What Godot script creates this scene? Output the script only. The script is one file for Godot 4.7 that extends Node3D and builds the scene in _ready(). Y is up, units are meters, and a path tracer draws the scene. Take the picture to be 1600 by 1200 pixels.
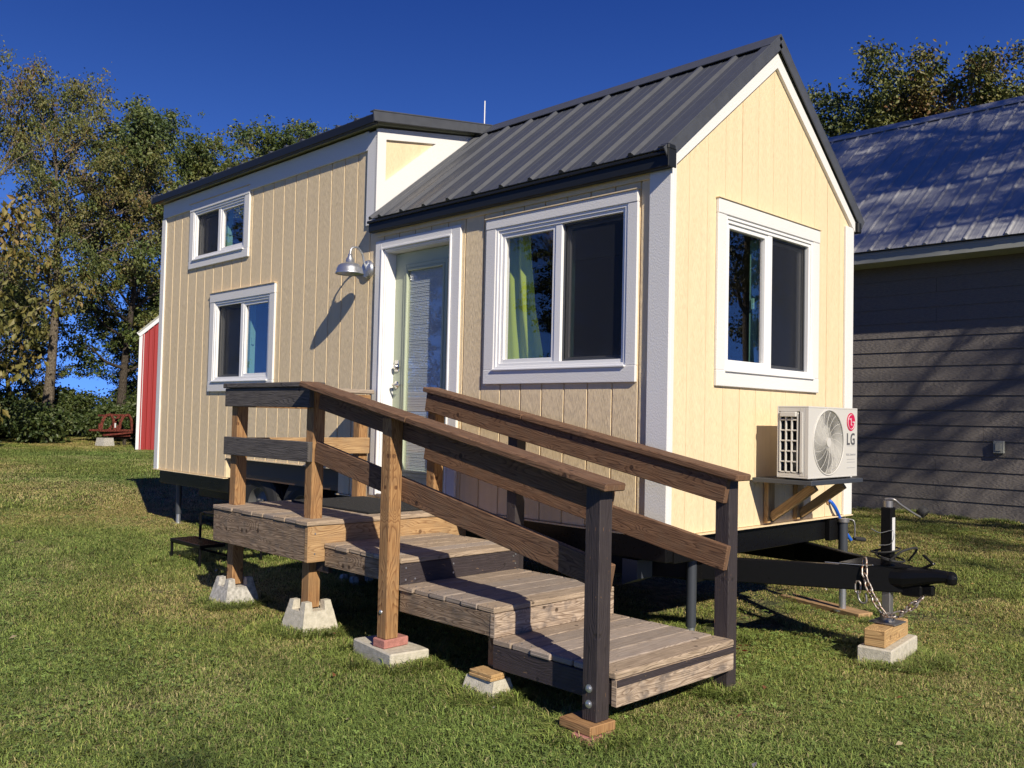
extends Node3D
# A cream tiny house on a trailer with a wooden stair, on a lawn under an autumn sky.
# Axes: long wall of the house lies in z = 0 and runs along -x, gable wall in x = 0 and runs along -z, y is up, metres.

var M := {}
var rng := RandomNumberGenerator.new()
var names := {}

func _ready():
	rng.seed = 4711
	setup_light()
	make_materials()
	build_ground()
	build_house()
	build_trailer()
	build_stairs()
	build_garage()
	build_barn()
	build_trees()
	build_small_things()
	build_grass()

func setup_light():
	var cam := Camera3D.new()
	cam.name = "camera"
	cam.position = Vector3(3.336, 1.467, 4.593)
	cam.rotation_degrees = Vector3(2.0925, 45.7507, 1.2825)
	cam.fov = 46.104
	cam.near = 0.05
	cam.far = 3000.0
	add_child(cam)
	cam.current = true
	var sky_mat := ProceduralSkyMaterial.new()
	sky_mat.sky_top_color = Color(0.003, 0.023, 0.17).linear_to_srgb()
	sky_mat.sky_horizon_color = Color(0.15, 0.40, 1.22).linear_to_srgb()
	sky_mat.sky_curve = 0.133
	sky_mat.ground_bottom_color = Color(0.08, 0.085, 0.04).linear_to_srgb()
	sky_mat.ground_horizon_color = Color(0.2, 0.24, 0.2).linear_to_srgb()
	sky_mat.sun_angle_max = 2.0
	var sky := Sky.new()
	sky.sky_material = sky_mat
	var env := Environment.new()
	env.background_mode = Environment.BG_SKY
	env.sky = sky
	env.tonemap_mode = Environment.TONE_MAPPER_LINEAR
	env.tonemap_exposure = 1.17
	env.sdfgi_enabled = true
	env.ssao_enabled = true
	env.ssil_enabled = true
	var we := WorldEnvironment.new()
	we.name = "world_environment"
	we.environment = env
	add_child(we)
	var sun := DirectionalLight3D.new()
	sun.name = "sun"
	sun.light_energy = 1.55
	sun.light_angular_distance = 0.53
	sun.light_color = Color(1.0, 0.955, 0.88)
	sun.shadow_enabled = true
	add_child(sun)
	sun.look_at_from_position(Vector3(2.8, 1.9, 1.0) * 10.0, Vector3.ZERO, Vector3.UP)

# ---------------------------------------------------------------- helpers
func new_st() -> SurfaceTool:
	var st := SurfaceTool.new()
	st.begin(Mesh.PRIMITIVE_TRIANGLES)
	return st

func numbered(called: String) -> String:
	if not names.has(called):
		names[called] = 0
		return called
	names[called] += 1
	return "%s_%03d" % [called, names[called]]

func thing(called: String, label: String, category: String, at := Vector3.ZERO, group := "") -> Node3D:
	var o := Node3D.new()
	o.name = numbered(called)
	add_child(o)
	o.position = at
	tag(o, label, category, group)
	return o

func tag(o: Node, label: String, category: String, group := "") -> Node:
	o.set_meta("label", label)
	o.set_meta("category", category)
	if group != "":
		o.set_meta("group", group)
	return o

func put(st: SurfaceTool, called: String, m: Material, parent: Node = null) -> MeshInstance3D:
	return put_mesh(st.commit(), called, m, parent)

func put_mesh(mesh: Mesh, called: String, m: Material, parent: Node = null) -> MeshInstance3D:
	var o := MeshInstance3D.new()
	o.mesh = mesh
	o.material_override = m
	if parent == null:
		o.name = numbered(called)
		add_child(o)
	else:
		o.name = called
		parent.add_child(o, true)
	return o

# quad a b c d runs counter-clockwise seen from outside
func quad(st: SurfaceTool, a: Vector3, b: Vector3, c: Vector3, d: Vector3, ua := Vector2.ZERO, ub := Vector2(1, 0), uc := Vector2(1, 1), ud := Vector2(0, 1)):
	var n := (b - a).cross(c - a)
	if n.length_squared() < 1e-16:
		n = (c - a).cross(d - a)
	n = n.normalized()
	var vs := [a, c, b, a, d, c]
	var us := [ua, uc, ub, ua, ud, uc]
	for i in 6:
		st.set_normal(n)
		st.set_uv(us[i])
		st.add_vertex(vs[i])

func tri(st: SurfaceTool, a: Vector3, b: Vector3, c: Vector3, ua := Vector2.ZERO, ub := Vector2(1, 0), uc := Vector2(1, 1)):
	var n := (b - a).cross(c - a).normalized()
	var vs := [a, c, b]
	var us := [ua, uc, ub]
	for i in 3:
		st.set_normal(n)
		st.set_uv(us[i])
		st.add_vertex(vs[i])

# chamfered box, size s, centred at the transform t; texture u runs along the longest side, in metres
func cbox(st: SurfaceTool, t: Transform3D, s: Vector3, ch := 0.003, off := Vector2.ZERO):
	var h := s * 0.5
	var la := 0
	if s.y >= s.x and s.y >= s.z:
		la = 1
	elif s.z >= s.x and s.z >= s.y:
		la = 2
	var c: float = min(ch, min(h.x, min(h.y, h.z)) * 0.45)
	var axes := [[0, 1, 2], [1, 2, 0], [2, 0, 1]]
	for ax in axes:
		var n: int = ax[0]
		var u: int = ax[1]
		var v: int = ax[2]
		for sg in [-1.0, 1.0]:
			var ps := []
			for k in [[-1, -1], [1, -1], [1, 1], [-1, 1]]:
				var p := Vector3.ZERO
				p[n] = sg * h[n]
				p[u] = k[0] * (h[u] - c)
				p[v] = k[1] * (h[v] - c)
				ps.append(p)
			if sg < 0:
				ps = [ps[0], ps[3], ps[2], ps[1]]
			var uv := []
			for p in ps:
				var q: Vector2
				if n == la:
					q = Vector2(p[u] * 0.35, p[v])
				elif u == la:
					q = Vector2(p[u], p[v] + h[n] * sg * 0.7)
				else:
					q = Vector2(p[v], p[u] + h[n] * sg * 0.7)
				uv.append(q + off)
			quad(st, t * ps[0], t * ps[1], t * ps[2], t * ps[3], uv[0], uv[1], uv[2], uv[3])
	if c < 0.0005:
		return
	# edges
	for ax in axes:
		var e: int = ax[0]
		var a: int = ax[1]
		var b: int = ax[2]
		for sa in [-1.0, 1.0]:
			for sb in [-1.0, 1.0]:
				var p := []
				for k in [[0, -1.0], [1, -1.0], [1, 1.0], [0, 1.0]]:
					var q := Vector3.ZERO
					q[e] = k[1] * (h[e] - c)
					if k[0] == 0:
						q[a] = sa * h[a]
						q[b] = sb * (h[b] - c)
					else:
						q[a] = sa * (h[a] - c)
						q[b] = sb * h[b]
					p.append(q)
				var out := Vector3.ZERO
				out[a] = sa
				out[b] = sb
				if (p[1] - p[0]).cross(p[2] - p[0]).dot(out) < 0:
					p = [p[0], p[3], p[2], p[1]]
				var uv := []
				for q in p:
					uv.append(Vector2(q[la], q[(la + 1) % 3]) + off)
				quad(st, t * p[0], t * p[1], t * p[2], t * p[3], uv[0], uv[1], uv[2], uv[3])
	for sx in [-1.0, 1.0]:
		for sy in [-1.0, 1.0]:
			for sz in [-1.0, 1.0]:
				var p0 := Vector3(sx * h.x, sy * (h.y - c), sz * (h.z - c))
				var p1 := Vector3(sx * (h.x - c), sy * h.y, sz * (h.z - c))
				var p2 := Vector3(sx * (h.x - c), sy * (h.y - c), sz * h.z)
				if (p1 - p0).cross(p2 - p0).dot(Vector3(sx, sy, sz)) < 0:
					tri(st, t * p0, t * p2, t * p1, off, off, off)
				else:
					tri(st, t * p0, t * p1, t * p2, off, off, off)

func rnd_off() -> Vector2:
	return Vector2(rng.randf() * 7.0, rng.randf() * 5.0)

# box between two corners
func bx(st: SurfaceTool, a: Vector3, b: Vector3, ch := 0.003, off := Vector2.ZERO):
	var lo := Vector3(min(a.x, b.x), min(a.y, b.y), min(a.z, b.z))
	var hi := Vector3(max(a.x, b.x), max(a.y, b.y), max(a.z, b.z))
	cbox(st, Transform3D(Basis(), (lo + hi) * 0.5), hi - lo, ch, off)

func box_part(parent: Node, called: String, m: Material, a: Vector3, b: Vector3, ch := 0.003) -> MeshInstance3D:
	var st := new_st()
	bx(st, a, b, ch, rnd_off())
	return put(st, called, m, parent)

# a beam of section w (sideways) x h (up) from p to q
func beam(st: SurfaceTool, p: Vector3, q: Vector3, w: float, h: float, ch := 0.003, off := Vector2.ZERO, up := Vector3.UP):
	var d := (q - p).normalized()
	var side := d.cross(up).normalized()
	var u2 := side.cross(d).normalized()
	cbox(st, Transform3D(Basis(d, u2, side), (p + q) * 0.5), Vector3((q - p).length(), h, w), ch, off)

func beam_part(parent: Node, called: String, m: Material, p: Vector3, q: Vector3, w: float, h: float, ch := 0.003, up := Vector3.UP) -> MeshInstance3D:
	var st := new_st()
	beam(st, p, q, w, h, ch, rnd_off(), up)
	return put(st, called, m, parent)

# prism: polygon (counter-clockwise in its plane a x b = out) extruded from o along out by depth
func prism(st: SurfaceTool, poly: PackedVector2Array, o: Vector3, a: Vector3, b: Vector3, depth: float, off := Vector2.ZERO):
	var area := 0.0
	for i in poly.size():
		area += poly[i].cross(poly[(i + 1) % poly.size()])
	if area < 0.0:
		poly.reverse()
	var n := a.cross(b).normalized()
	var idx := Geometry2D.triangulate_polygon(poly)
	var top := []
	var bot := []
	for p in poly:
		top.append(o + a * p.x + b * p.y + n * depth)
		bot.append(o + a * p.x + b * p.y)
	for i in range(0, idx.size(), 3):
		var i0 := idx[i]
		var i1 := idx[i + 1]
		var i2 := idx[i + 2]
		var cr := (poly[i1] - poly[i0]).cross(poly[i2] - poly[i0])
		if cr < 0:
			var s := i1
			i1 = i2
			i2 = s
		tri(st, top[i0], top[i1], top[i2], poly[i0] + off, poly[i1] + off, poly[i2] + off)
		tri(st, bot[i0], bot[i2], bot[i1], poly[i0] + off, poly[i2] + off, poly[i1] + off)
	var k := poly.size()
	for i in k:
		var j := (i + 1) % k
		var l := (poly[j] - poly[i]).length()
		quad(st, bot[i], bot[j], top[j], top[i], off, off + Vector2(l, 0), off + Vector2(l, depth), off + Vector2(0, depth))

# tube along points, radius per point
func tube(st: SurfaceTool, pts: Array, rad, sides := 8, caps := true):
	var n := pts.size()
	var rings := []
	var prev_side := Vector3.ZERO
	for i in n:
		var d: Vector3
		if i == 0:
			d = pts[1] - pts[0]
		elif i == n - 1:
			d = pts[n - 1] - pts[n - 2]
		else:
			d = pts[i + 1] - pts[i - 1]
		d = d.normalized()
		var s: Vector3
		if prev_side == Vector3.ZERO:
			s = d.cross(Vector3.UP if absf(d.y) < 0.9 else Vector3.RIGHT).normalized()
		else:
			s = (prev_side - d * prev_side.dot(d)).normalized()
		prev_side = s
		var t := d.cross(s)
		var r: float = rad[i] if rad is Array or rad is PackedFloat32Array else rad
		var ring := []
		for k in sides:
			var a := TAU * k / sides
			ring.append([s * cos(a) + t * sin(a), pts[i] + (s * cos(a) + t * sin(a)) * r])
		rings.append(ring)
	var run := 0.0
	for i in n - 1:
		var seg: float = (pts[i + 1] - pts[i]).length()
		for k in sides:
			var k2 := (k + 1) % sides
			var vs := [rings[i][k], rings[i][k2], rings[i + 1][k2], rings[i + 1][k]]
			var u0 := float(k) / sides
			var u1 := float(k + 1) / sides
			var uv := [Vector2(u0, run), Vector2(u1, run), Vector2(u1, run + seg), Vector2(u0, run + seg)]
			for j in [0, 2, 1, 0, 3, 2]:
				st.set_normal(vs[j][0])
				st.set_uv(uv[j])
				st.add_vertex(vs[j][1])
		run += seg
	if caps:
		for e in [0, n - 1]:
			var nn: Vector3 = (pts[0] - pts[1]).normalized() if e == 0 else (pts[n - 1] - pts[n - 2]).normalized()
			for k in range(1, sides - 1):
				var order := [0, k, k + 1] if e == 0 else [0, k + 1, k]
				for j in order:
					st.set_normal(nn)
					st.set_uv(Vector2(0.5, 0.5))
					st.add_vertex(rings[e][j][1])

# lathe round the y axis of t: profile of (radius, height), from bottom to top on the outside
func lathe(st: SurfaceTool, profile: Array, segs: int, t := Transform3D()):
	for i in profile.size() - 1:
		var p: Vector2 = profile[i]
		var q: Vector2 = profile[i + 1]
		var nn := Vector2(q.y - p.y, -(q.x - p.x)).normalized()
		for k in segs:
			var a0 := TAU * k / segs
			var a1 := TAU * (k + 1) / segs
			var vs := [Vector3(p.x * cos(a0), p.y, p.x * sin(a0)), Vector3(q.x * cos(a0), q.y, q.x * sin(a0)), Vector3(q.x * cos(a1), q.y, q.x * sin(a1)), Vector3(p.x * cos(a1), p.y, p.x * sin(a1))]
			var ns := [Vector3(nn.x * cos(a0), nn.y, nn.x * sin(a0)), Vector3(nn.x * cos(a0), nn.y, nn.x * sin(a0)), Vector3(nn.x * cos(a1), nn.y, nn.x * sin(a1)), Vector3(nn.x * cos(a1), nn.y, nn.x * sin(a1))]
			for j in [0, 2, 1, 0, 3, 2]:
				st.set_normal((t.basis * ns[j]).normalized())
				st.set_uv(Vector2(float(k) / segs, vs[j].y))
				st.add_vertex(t * vs[j])

func arc_points(c: Vector3, a: Vector3, b: Vector3, from: float, to: float, n: int) -> Array:
	var out := []
	for i in n + 1:
		var w: float = lerp(from, to, float(i) / n)
		out.append(c + a * cos(w) + b * sin(w))
	return out

func smooth(pts: Array, per := 6) -> Array:
	var out := []
	for i in pts.size() - 1:
		var p0: Vector3 = pts[max(i - 1, 0)]
		var p1: Vector3 = pts[i]
		var p2: Vector3 = pts[i + 1]
		var p3: Vector3 = pts[min(i + 2, pts.size() - 1)]
		for k in per:
			out.append(p1.cubic_interpolate(p2, p0, p3, float(k) / per))
	out.append(pts[-1])
	return out

# the rectangles left of r when the holes are cut out (x0, y0, x1, y1)
func cut(r: Array, holes: Array) -> Array:
	var left := [r]
	for h in holes:
		var nxt := []
		for q in left:
			if h[0] >= q[2] or h[2] <= q[0] or h[1] >= q[3] or h[3] <= q[1]:
				nxt.append(q)
				continue
			var y0: float = max(q[1], h[1])
			var y1: float = min(q[3], h[3])
			if q[1] < h[1]:
				nxt.append([q[0], q[1], q[2], h[1]])
			if q[3] > h[3]:
				nxt.append([q[0], h[3], q[2], q[3]])
			if q[0] < h[0]:
				nxt.append([q[0], y0, h[0], y1])
			if q[2] > h[2]:
				nxt.append([h[2], y0, q[2], y1])
		left = nxt
	return left

func lin(r: float, g: float, b: float, a := 1.0) -> Color:
	var c := Color(r, g, b).linear_to_srgb()
	c.a = a
	return c

func mat(c: Color, rough := 0.8, metal := 0.0) -> StandardMaterial3D:
	var m := StandardMaterial3D.new()
	m.albedo_color = c
	m.roughness = rough
	m.metallic = metal
	return m

func ground_y(x: float, z: float) -> float:
	var y := 0.013 * clampf(-x, 0.0, 40.0)
	y += 0.05 * clampf(-z - 2.6, 0.0, 8.0) * clampf((x + 8.0) / 6.0, 0.0, 1.0)
	return y + 0.012 * sin(x * 0.9 + 1.3) * sin(z * 0.8 + 0.4) - 0.01

# ---------------------------------------------------------------- materials
func noise_tex(freq: float, oct := 4, size := 512, as_normal := false, bump := 4.0, ramp: Gradient = null, sd := 1, type := FastNoiseLite.TYPE_SIMPLEX_SMOOTH) -> NoiseTexture2D:
	var n := FastNoiseLite.new()
	n.noise_type = type
	n.seed = sd
	n.frequency = freq
	n.fractal_octaves = oct
	var t := NoiseTexture2D.new()
	t.width = size
	t.height = size
	t.seamless = true
	t.noise = n
	t.as_normal_map = as_normal
	t.bump_strength = bump
	if ramp:
		t.color_ramp = ramp
	return t

func grad(stops: Array) -> Gradient:
	var g := Gradient.new()
	var o := PackedFloat32Array()
	var c := PackedColorArray()
	for s in stops:
		o.append(s[0])
		c.append(s[1])
	g.offsets = o
	g.colors = c
	return g

# grey levels of a plank: growth rings drawn out along u, with knots; w covers 1.6 m of length, h 0.32 m of width
func wood_grey(w: int, h: int, sd: int, rings: float, wobble: float, knots: int) -> PackedByteArray:
	var a := FastNoiseLite.new()
	a.seed = sd
	a.frequency = 0.011
	a.fractal_octaves = 2
	var li := a.get_seamless_image(w / 6, h)
	li.resize(w, h, Image.INTERPOLATE_CUBIC)
	var low := li.get_data()
	var f := FastNoiseLite.new()
	f.seed = sd + 5
	f.frequency = 0.09
	f.fractal_octaves = 3
	var fi := f.get_seamless_image(w / 16, h)
	fi.resize(w, h, Image.INTERPOLATE_CUBIC)
	var fine := fi.get_data()
	var r := RandomNumberGenerator.new()
	r.seed = sd
	var ks := []
	for i in knots:
		ks.append([r.randf() * w, (0.15 + 0.7 * r.randf()) * h, 0.55 + 0.6 * r.randf()])
	var out := PackedByteArray()
	out.resize(w * h)
	var px := 1.6 / w
	var py := 0.32 / h
	for y in h:
		var vm := y * py
		for x in w:
			var um := x * px
			var i := y * w + x
			var s := vm + (low[i] / 255.0 - 0.5) * wobble
			var dark := 0.0
			for k in ks:
				var dx: float = (x - k[0]) * px
				if dx > 0.8: dx -= 1.6
				if dx < -0.8: dx += 1.6
				if dx > 0.3 or dx < -0.3: continue
				var dy: float = (y - k[1]) * py
				if dy > 0.16: dy -= 0.32
				if dy < -0.16: dy += 0.32
				var d2: float = (dx * dx * 0.16 + dy * dy) / (0.0011 * k[2])
				if d2 > 9.0: continue
				var g := exp(-d2)
				s += 0.028 * k[2] * g * (1.0 if dy >= 0 else -1.0)
				var core: float = (dx * dx + dy * dy) / (0.00016 * k[2])
				if core < 3.0:
					dark = maxf(dark, 0.62 * exp(-core * core * 0.5))
					s = lerpf(sqrt(dx * dx + dy * dy) * 1.2, s, clampf(core - 0.7, 0.0, 1.0))
			var t := s * rings
			t -= floorf(t)
			var ring := t * t * t
			if t > 0.86: ring = (1.0 - t) / 0.14 * 0.64
			var v := 0.86 - 0.64 * ring + 0.5 * (fine[i] / 255.0 - 0.5) - dark
			out[i] = int(clampf(v, 0.0, 1.0) * 255.0)
	return out

func colour_plank(g: PackedByteArray, w: int, h: int, stops: Array, blotch := 0.0, blotch_to := Color.BLACK, chips := 0.0, chip_to := Color.BLACK, sd := 3) -> ImageTexture:
	var gr := grad(stops)
	var lut := []
	for i in 256:
		lut.append(gr.sample(i / 255.0))
	var n := FastNoiseLite.new()
	n.seed = sd
	n.frequency = 0.012
	n.fractal_octaves = 4
	var b := n.get_seamless_image(w, h).get_data()
	var n2 := FastNoiseLite.new()
	n2.seed = sd + 9
	n2.frequency = 0.035
	n2.fractal_octaves = 4
	var ci := n2.get_seamless_image(w / 3, h)
	ci.resize(w, h, Image.INTERPOLATE_BILINEAR)
	var cb := ci.get_data()
	var out := PackedByteArray()
	out.resize(w * h * 3)
	for i in w * h:
		var c: Color = lut[g[i]]
		if blotch > 0.0:
			c = c.lerp(blotch_to, clampf((b[i] / 255.0 - 0.45) * 2.4, 0.0, 1.0) * blotch)
		if chips > 0.0 and cb[i] > 255.0 * (1.0 - chips):
			c = chip_to * (0.7 + 0.3 * g[i] / 255.0)
		out[i * 3] = int(clampf(c.r, 0, 1) * 255)
		out[i * 3 + 1] = int(clampf(c.g, 0, 1) * 255)
		out[i * 3 + 2] = int(clampf(c.b, 0, 1) * 255)
	return ImageTexture.create_from_image(Image.create_from_data(w, h, false, Image.FORMAT_RGB8, out))

func bump_of(g: PackedByteArray, w: int, h: int, amount: float) -> ImageTexture:
	var im := Image.create_from_data(w, h, false, Image.FORMAT_L8, g)
	im.convert(Image.FORMAT_RGBA8)
	im.bump_map_to_normal_map(amount)
	return ImageTexture.create_from_image(im)

func wood(tex: Texture2D, nrm: Texture2D, rough := 0.85, strength := 1.0) -> StandardMaterial3D:
	var m := mat(Color.WHITE, rough)
	m.albedo_texture = tex
	m.normal_enabled = true
	m.normal_texture = nrm
	m.normal_scale = strength
	m.uv1_scale = Vector3(1.0 / 1.6, 1.0 / 0.32, 1.0)
	return m

func make_materials():
	var W := 1024
	var H := 256
	var g1 := wood_grey(W, H, 21, 62.0, 0.12, 5)
	var g2 := wood_grey(W, H, 57, 50.0, 0.2, 6)
	var g3 := wood_grey(W, H, 83, 120.0, 0.06, 2)
	var n1 := bump_of(g1, W, H, 1.6)
	var n2 := bump_of(g2, W, H, 1.8)
	var n3 := bump_of(g3, W, H, 2.2)
	M.tan = wood(colour_plank(g1, W, H, [[0.0, lin(0.07, 0.03, 0.012)], [0.45, lin(0.20, 0.095, 0.036)], [1.0, lin(0.42, 0.245, 0.105)]], 0.35, lin(0.20, 0.12, 0.06), 0.0, Color.BLACK, 31), n1)
	M.brown = wood(colour_plank(g1, W, H, [[0.0, lin(0.02, 0.010, 0.006)], [0.45, lin(0.088, 0.042, 0.021)], [1.0, lin(0.22, 0.122, 0.066)]], 0.4, lin(0.13, 0.085, 0.056), 0.0, Color.BLACK, 32), n1)
	M.grey = wood(colour_plank(g3, W, H, [[0.0, lin(0.012, 0.011, 0.011)], [0.5, lin(0.055, 0.049, 0.046)], [1.0, lin(0.14, 0.125, 0.115)]], 0.3, lin(0.05, 0.045, 0.045), 0.0, Color.BLACK, 33), n3)
	M.deck = wood(colour_plank(g3, W, H, [[0.0, lin(0.028, 0.022, 0.018)], [0.35, lin(0.18, 0.14, 0.108)], [1.0, lin(0.52, 0.435, 0.35)]], 0.5, lin(0.30, 0.245, 0.19), 0.0, Color.BLACK, 34), n3, 0.9)
	M.deck2 = wood(colour_plank(g3, W, H, [[0.0, lin(0.035, 0.027, 0.022)], [0.35, lin(0.20, 0.155, 0.12)], [1.0, lin(0.48, 0.40, 0.33)]], 0.6, lin(0.34, 0.29, 0.25), 0.0, Color.BLACK, 35), n3, 0.9)
	M.fascia = wood(colour_plank(g2, W, H, [[0.0, lin(0.02, 0.011, 0.006)], [0.4, lin(0.095, 0.058, 0.034)], [1.0, lin(0.36, 0.265, 0.18)]], 0.5, lin(0.11, 0.09, 0.072), 0.0, Color.BLACK, 36), n2)
	M.pale = wood(colour_plank(g2, W, H, [[0.0, lin(0.05, 0.03, 0.02)], [0.45, lin(0.24, 0.16, 0.10)], [1.0, lin(0.52, 0.40, 0.28)]], 0.55, lin(0.16, 0.135, 0.12), 0.0, Color.BLACK, 37), n2)
	M.riser = wood(colour_plank(g1, W, H, [[0.0, lin(0.06, 0.03, 0.014)], [0.45, lin(0.26, 0.145, 0.065)], [1.0, lin(0.50, 0.33, 0.165)]], 0.3, lin(0.3, 0.21, 0.13), 0.0, Color.BLACK, 38), n1)
	M.darkpaint = wood(colour_plank(g3, W, H, [[0.0, lin(0.018, 0.013, 0.014)], [1.0, lin(0.046, 0.036, 0.037)]], 0.3, lin(0.055, 0.044, 0.043), 0.14, lin(0.2, 0.11, 0.055), 39), n3, 0.6)
	M.darkboard = wood(colour_plank(g3, W, H, [[0.0, lin(0.016, 0.012, 0.013)], [1.0, lin(0.05, 0.038, 0.04)]], 0.3, lin(0.06, 0.048, 0.048), 0.12, lin(0.2, 0.13, 0.08), 40), n3, 0.65)
	M.worn = wood(colour_plank(g2, W, H, [[0.0, lin(0.03, 0.02, 0.014)], [0.45, lin(0.2, 0.14, 0.095)], [1.0, lin(0.54, 0.43, 0.325)]], 0.75, lin(0.14, 0.115, 0.1), 0.0, Color.BLACK, 41), n2)
	M.yellow_wood = wood(colour_plank(g1, W, H, [[0.0, lin(0.16, 0.08, 0.03)], [1.0, lin(0.58, 0.38, 0.17)]], 0.2, lin(0.4, 0.3, 0.16)), n1)
	M.decks = []
	for k in [[M.deck, Color(1, 1, 1)], [M.deck2, Color(1, 1, 1)], [M.deck, Color(0.92, 0.9, 0.88)], [M.deck2, Color(0.9, 0.9, 0.9)], [M.deck, Color(1.0, 0.97, 0.92)]]:
		var dm: StandardMaterial3D = k[0].duplicate()
		dm.albedo_color = k[1]
		M.decks.append(dm)
	# house
	var sawn := noise_tex(0.07, 4, 1024, true, 6.0, null, 5)
	var sid := mat(lin(0.79, 0.635, 0.405), 0.72)
	sid.albedo_texture = noise_tex(0.012, 5, 512, false, 1.0, grad([[0.2, Color(0.97, 0.97, 0.965)], [0.5, Color(0.985, 0.985, 0.985)], [0.85, Color.WHITE]]), 8)
	sid.normal_enabled = true
	sid.normal_texture = sawn
	sid.normal_scale = 0.3
	sid.uv1_triplanar = true
	sid.uv1_world_triplanar = true
	sid.uv1_scale = Vector3(2.6, 0.15, 2.6)
	M.siding = sid
	var tr := mat(lin(0.74, 0.735, 0.72), 0.6)
	tr.normal_enabled = true
	tr.normal_texture = noise_tex(0.06, 4, 1024, true, 6.0, null, 15)
	tr.normal_scale = 0.26
	tr.uv1_triplanar = true
	tr.uv1_world_triplanar = true
	tr.uv1_scale = Vector3(1.8, 0.9, 1.8)
	M.trim = tr
	M.vinyl = mat(lin(0.82, 0.82, 0.81), 0.35)
	M.stile = mat(lin(0.16, 0.36, 0.30), 0.4)
	M.glass = mat(Color(0.1, 0.14, 0.14, 0.015), 0.0)
	M.glass.transparency = BaseMaterial3D.TRANSPARENCY_ALPHA
	M.glass.metallic_specular = 0.6
	var scr := mat(lin(0.012, 0.013, 0.014, 0.76), 0.5)
	scr.transparency = BaseMaterial3D.TRANSPARENCY_ALPHA
	M.screen = scr
	M.inside = mat(lin(0.12, 0.1, 0.08), 0.8)
	M.inside_floor = mat(lin(0.10, 0.06, 0.035), 0.5)
	var rf := mat(lin(0.072, 0.078, 0.09), 0.55)
	rf.albedo_texture = noise_tex(0.02, 5, 512, false, 1.0, grad([[0.2, Color(0.93, 0.93, 0.93)], [0.6, Color(0.98, 0.98, 0.98)], [1.0, Color.WHITE]]), 81)
	rf.roughness_texture = noise_tex(0.03, 4, 256, false, 1.0, grad([[0.0, Color(0.75, 0.75, 0.75)], [1.0, Color.WHITE]]), 82)
	rf.metallic_specular = 0.5
	rf.uv1_triplanar = true
	rf.uv1_world_triplanar = true
	rf.uv1_scale = Vector3(0.9, 0.9, 0.9)
	M.roof = rf
	M.gutter = mat(lin(0.016, 0.018, 0.02), 0.4)
	M.gutter.metallic_specular = 0.35
	M.door = mat(lin(0.42, 0.47, 0.34), 0.45)
	M.blind = mat(lin(0.52, 0.58, 0.6), 0.6)
	M.chrome = mat(lin(0.62, 0.6, 0.56), 0.22, 1.0)
	var gal := mat(lin(0.55, 0.57, 0.6), 0.42, 0.85)
	gal.roughness_texture = noise_tex(0.05, 3, 256, false, 1.0, grad([[0.0, Color(0.7, 0.7, 0.7)], [1.0, Color.WHITE]]), 83)
	gal.uv1_triplanar = true
	gal.uv1_scale = Vector3(5, 5, 5)
	M.galv = gal
	M.curtain = mat(lin(0.36, 0.47, 0.055), 0.9)
	M.curtain.backlight_enabled = true
	M.curtain.backlight = Color(0.25, 0.32, 0.05)
	# metal and rubber
	M.black = mat(lin(0.006, 0.006, 0.0065), 0.4)
	M.black.metallic_specular = 0.3
	M.black.roughness_texture = noise_tex(0.04, 4, 256, false, 1.0, grad([[0.0, Color(0.6, 0.6, 0.6)], [1.0, Color.WHITE]]), 84)
	M.black.uv1_triplanar = true
	M.black.uv1_scale = Vector3(3, 3, 3)
	M.rubber = mat(lin(0.018, 0.018, 0.019), 0.75)
	M.steel = mat(lin(0.32, 0.31, 0.30), 0.45, 0.8)
	var ch := mat(lin(0.5, 0.48, 0.45), 0.42, 0.6)
	ch.albedo_texture = noise_tex(0.03, 4, 256, false, 1.0, grad([[0.5, Color(1, 1, 1)], [0.62, Color(0.75, 0.55, 0.4)], [0.78, Color(0.5, 0.3, 0.18)]]), 85)
	ch.uv1_triplanar = true
	ch.uv1_world_triplanar = true
	ch.uv1_scale = Vector3(6, 6, 6)
	M.chain = ch
	M.rim = mat(lin(0.14, 0.14, 0.14), 0.5, 0.3)
	M.greytube = mat(lin(0.055, 0.062, 0.075), 0.45, 0.2)
	M.blue = mat(lin(0.012, 0.11, 0.55), 0.45)
	M.amber = mat(lin(0.62, 0.16, 0.015), 0.25)
	M.label_white = mat(lin(0.7, 0.7, 0.7), 0.4)
	# air conditioner
	M.ac = mat(lin(0.58, 0.565, 0.525), 0.5)
	M.ac_dark = mat(lin(0.02, 0.02, 0.02), 0.7)
	M.ac_fan = mat(lin(0.42, 0.42, 0.40), 0.5)
	M.red = mat(lin(0.55, 0.012, 0.06), 0.4)
	M.ink = mat(lin(0.09, 0.09, 0.095), 0.5)
	M.ink_light = mat(lin(0.36, 0.36, 0.36), 0.5)
	# stone
	var con := mat(lin(0.58, 0.54, 0.45), 0.95)
	con.albedo_texture = noise_tex(0.02, 6, 512, false, 1.0, grad([[0.2, Color(0.88, 0.88, 0.87)], [0.5, Color(0.95, 0.95, 0.94)], [0.8, Color.WHITE]]), 71)
	con.normal_enabled = true
	con.normal_texture = noise_tex(0.08, 5, 512, true, 6.0, null, 72)
	con.normal_scale = 0.45
	con.uv1_triplanar = true
	con.uv1_world_triplanar = true
	con.uv1_scale = Vector3(2.2, 2.2, 2.2)
	M.concrete = con
	var con2 := con.duplicate()
	con2.albedo_color = lin(0.56, 0.54, 0.50)
	con2.uv1_offset = Vector3(0.4, 0.2, 0.1)
	con2.albedo_texture = noise_tex(0.02, 6, 512, false, 1.0, grad([[0.3, Color(0.76, 0.76, 0.76)], [0.5, Color(0.88, 0.88, 0.87)], [0.75, Color.WHITE]]), 73)
	M.concrete_stained = con2
	var br := con.duplicate()
	br.albedo_color = lin(0.46, 0.20, 0.17)
	M.brick = br
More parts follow.
